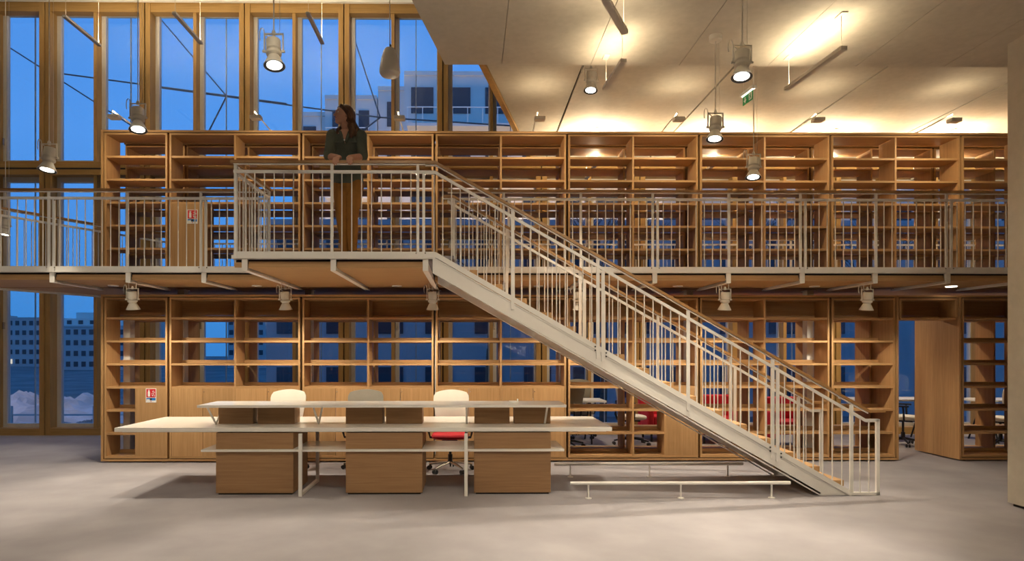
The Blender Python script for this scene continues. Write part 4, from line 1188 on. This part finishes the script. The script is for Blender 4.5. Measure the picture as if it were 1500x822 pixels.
# far skyline at the left
for a in ((-96, -78, 120, 7.5, 5, 14, 'long far block under the lit crane tower', .05), (-78, -66, 130, 8.2, 5, 10, 'far block left of the house with the stepped roof', .04),
          (-110, -97, 125, 8.6, 5, 10, 'far block at the end of the skyline', .1), (-42, -28, 110, 7.2, 5, 11, 'far block seen through the shelves by the red sign', .1), (-27.8, -12, 122, 6.4, 4, 12, 'far low block seen through the middle shelves', .08)):
    building(a[0], a[1], a[2], a[2] + 12, a[3], a[4], a[5], a[6] + ', across the ground', 'ext_wall2', a[7])
hb = building(-66, -54, 100, 112, 5.2, 4, 10, 'far house with a stepped roof standing alone in the window pane', 'ext_wall2', .1)
hb2 = box('roof_step', -64.5, -55, 101, 111, 5.45, 6.6, 'ext_wall', hb); box('roof_step', -63, -56.5, 102, 110, 6.6, 7.6, 'ext_wall', hb); box('roof_step', -60.5, -58, 103, 108, 7.6, 8.3, 'ext_wall', hb)
for q in range(5): box('window', -63.8 + 1.8 * q, -63.1 + 1.8 * q, 100.94, 101.0, 5.7, 6.3, 'ext_dark', hb)
# bare trees in front of the block behind the shelves
def tree(x, y, h, lab):
    t = thing('bare_tree', (x, y, -1.5), lab, 'tree', 'bare trees outside the rear room')
    mb = MB()
    def br(p, d, ln, r, lv):
        q = p + d * ln; mb.tube([p, q], [r, r * .65], 5, False)
        if lv == 0: return
        for _ in range(3):
            nd = (d + Vector((random.uniform(-.7, .7), random.uniform(-.7, .7), random.uniform(-.1, .5)))).normalized()
            br(p + d * ln * random.uniform(.65, 1), nd, ln * random.uniform(.6, .8), r * .6, lv - 1)
    tk = MB().tube([(x, y, -1.5), (x + .1, y, -1.5 + h * .35)], [.16, .11], 8); build(tk, 'trunk', 'bark', t)
    br(Vector((x + .1, y, -1.5 + h * .34)), Vector((0, 0, 1)), h * .22, .085, 5)
    build(mb, 'branches', 'bark', t)
for x, y, h, lab in ((.6, 24, 9, 'bare tree outside beyond the stair head'), (5.2, 25, 10, 'bare tree outside beyond the middle of the stair'), (11, 24, 9, 'bare tree outside beyond the stair foot'), (16.5, 26, 9.5, 'bare tree outside beyond the passage')):
    tree(x, y, h, lab)
# lit crane at the left
cr = thing('tower_crane', (-88, 110, -1.5), 'lit lattice tower crane standing over the far blocks', 'crane')
mb = MB()
for sx in (-.5, .5):
    for sy in (-.5, .5): mb.tube([(-88 + sx, 110 + sy, -1.5), (-88 + sx, 110 + sy, 15)], .10, 5)
for k in range(16):
    s = 1 if k % 2 else -1; mb.tube([(-88 - .5 * s, 109.5, -1.5 + k), (-88 + .5 * s, 109.5, -.5 + k)], .06, 5)
build(mb, 'mast', 'steel', cr)
for z in (9.5, 11.2, 12.6, 13.4): box('lit_bar', -91 - z * .1, -87.4, 109.3, 109.4, z, z + .14, 'ext_lit', cr)
# street lamps added only to warm the tone of the terraced building
for x in (-7, 2, 11, 22):
    t = thing('added_street_lamp', (x, 35, -1.5), 'tall street lamp added outside to warm the terraced building', 'lamp', 'added street lamps outside')
    build(MB().tube([(x, 35, -1.5), (x, 35, 7.6)], [.07, .05], 8), 'pole', 'steel', t)
    build(MB().lathe([(.05, 7.6), (.22, 7.65), (.22, 7.8), (.05, 7.9)], 12, (x, 35, 0)), 'head', 'ext_lit', t)
    l = bpy.data.lights.new('added_street_light', 'POINT'); l.energy = 480; l.color = (1, .72, .45); l.shadow_soft_size = .25
    o = bpy.data.objects.new('added_street_light', l); COL.objects.link(o); o.parent = t; o.location = (0, .5, 9.6)
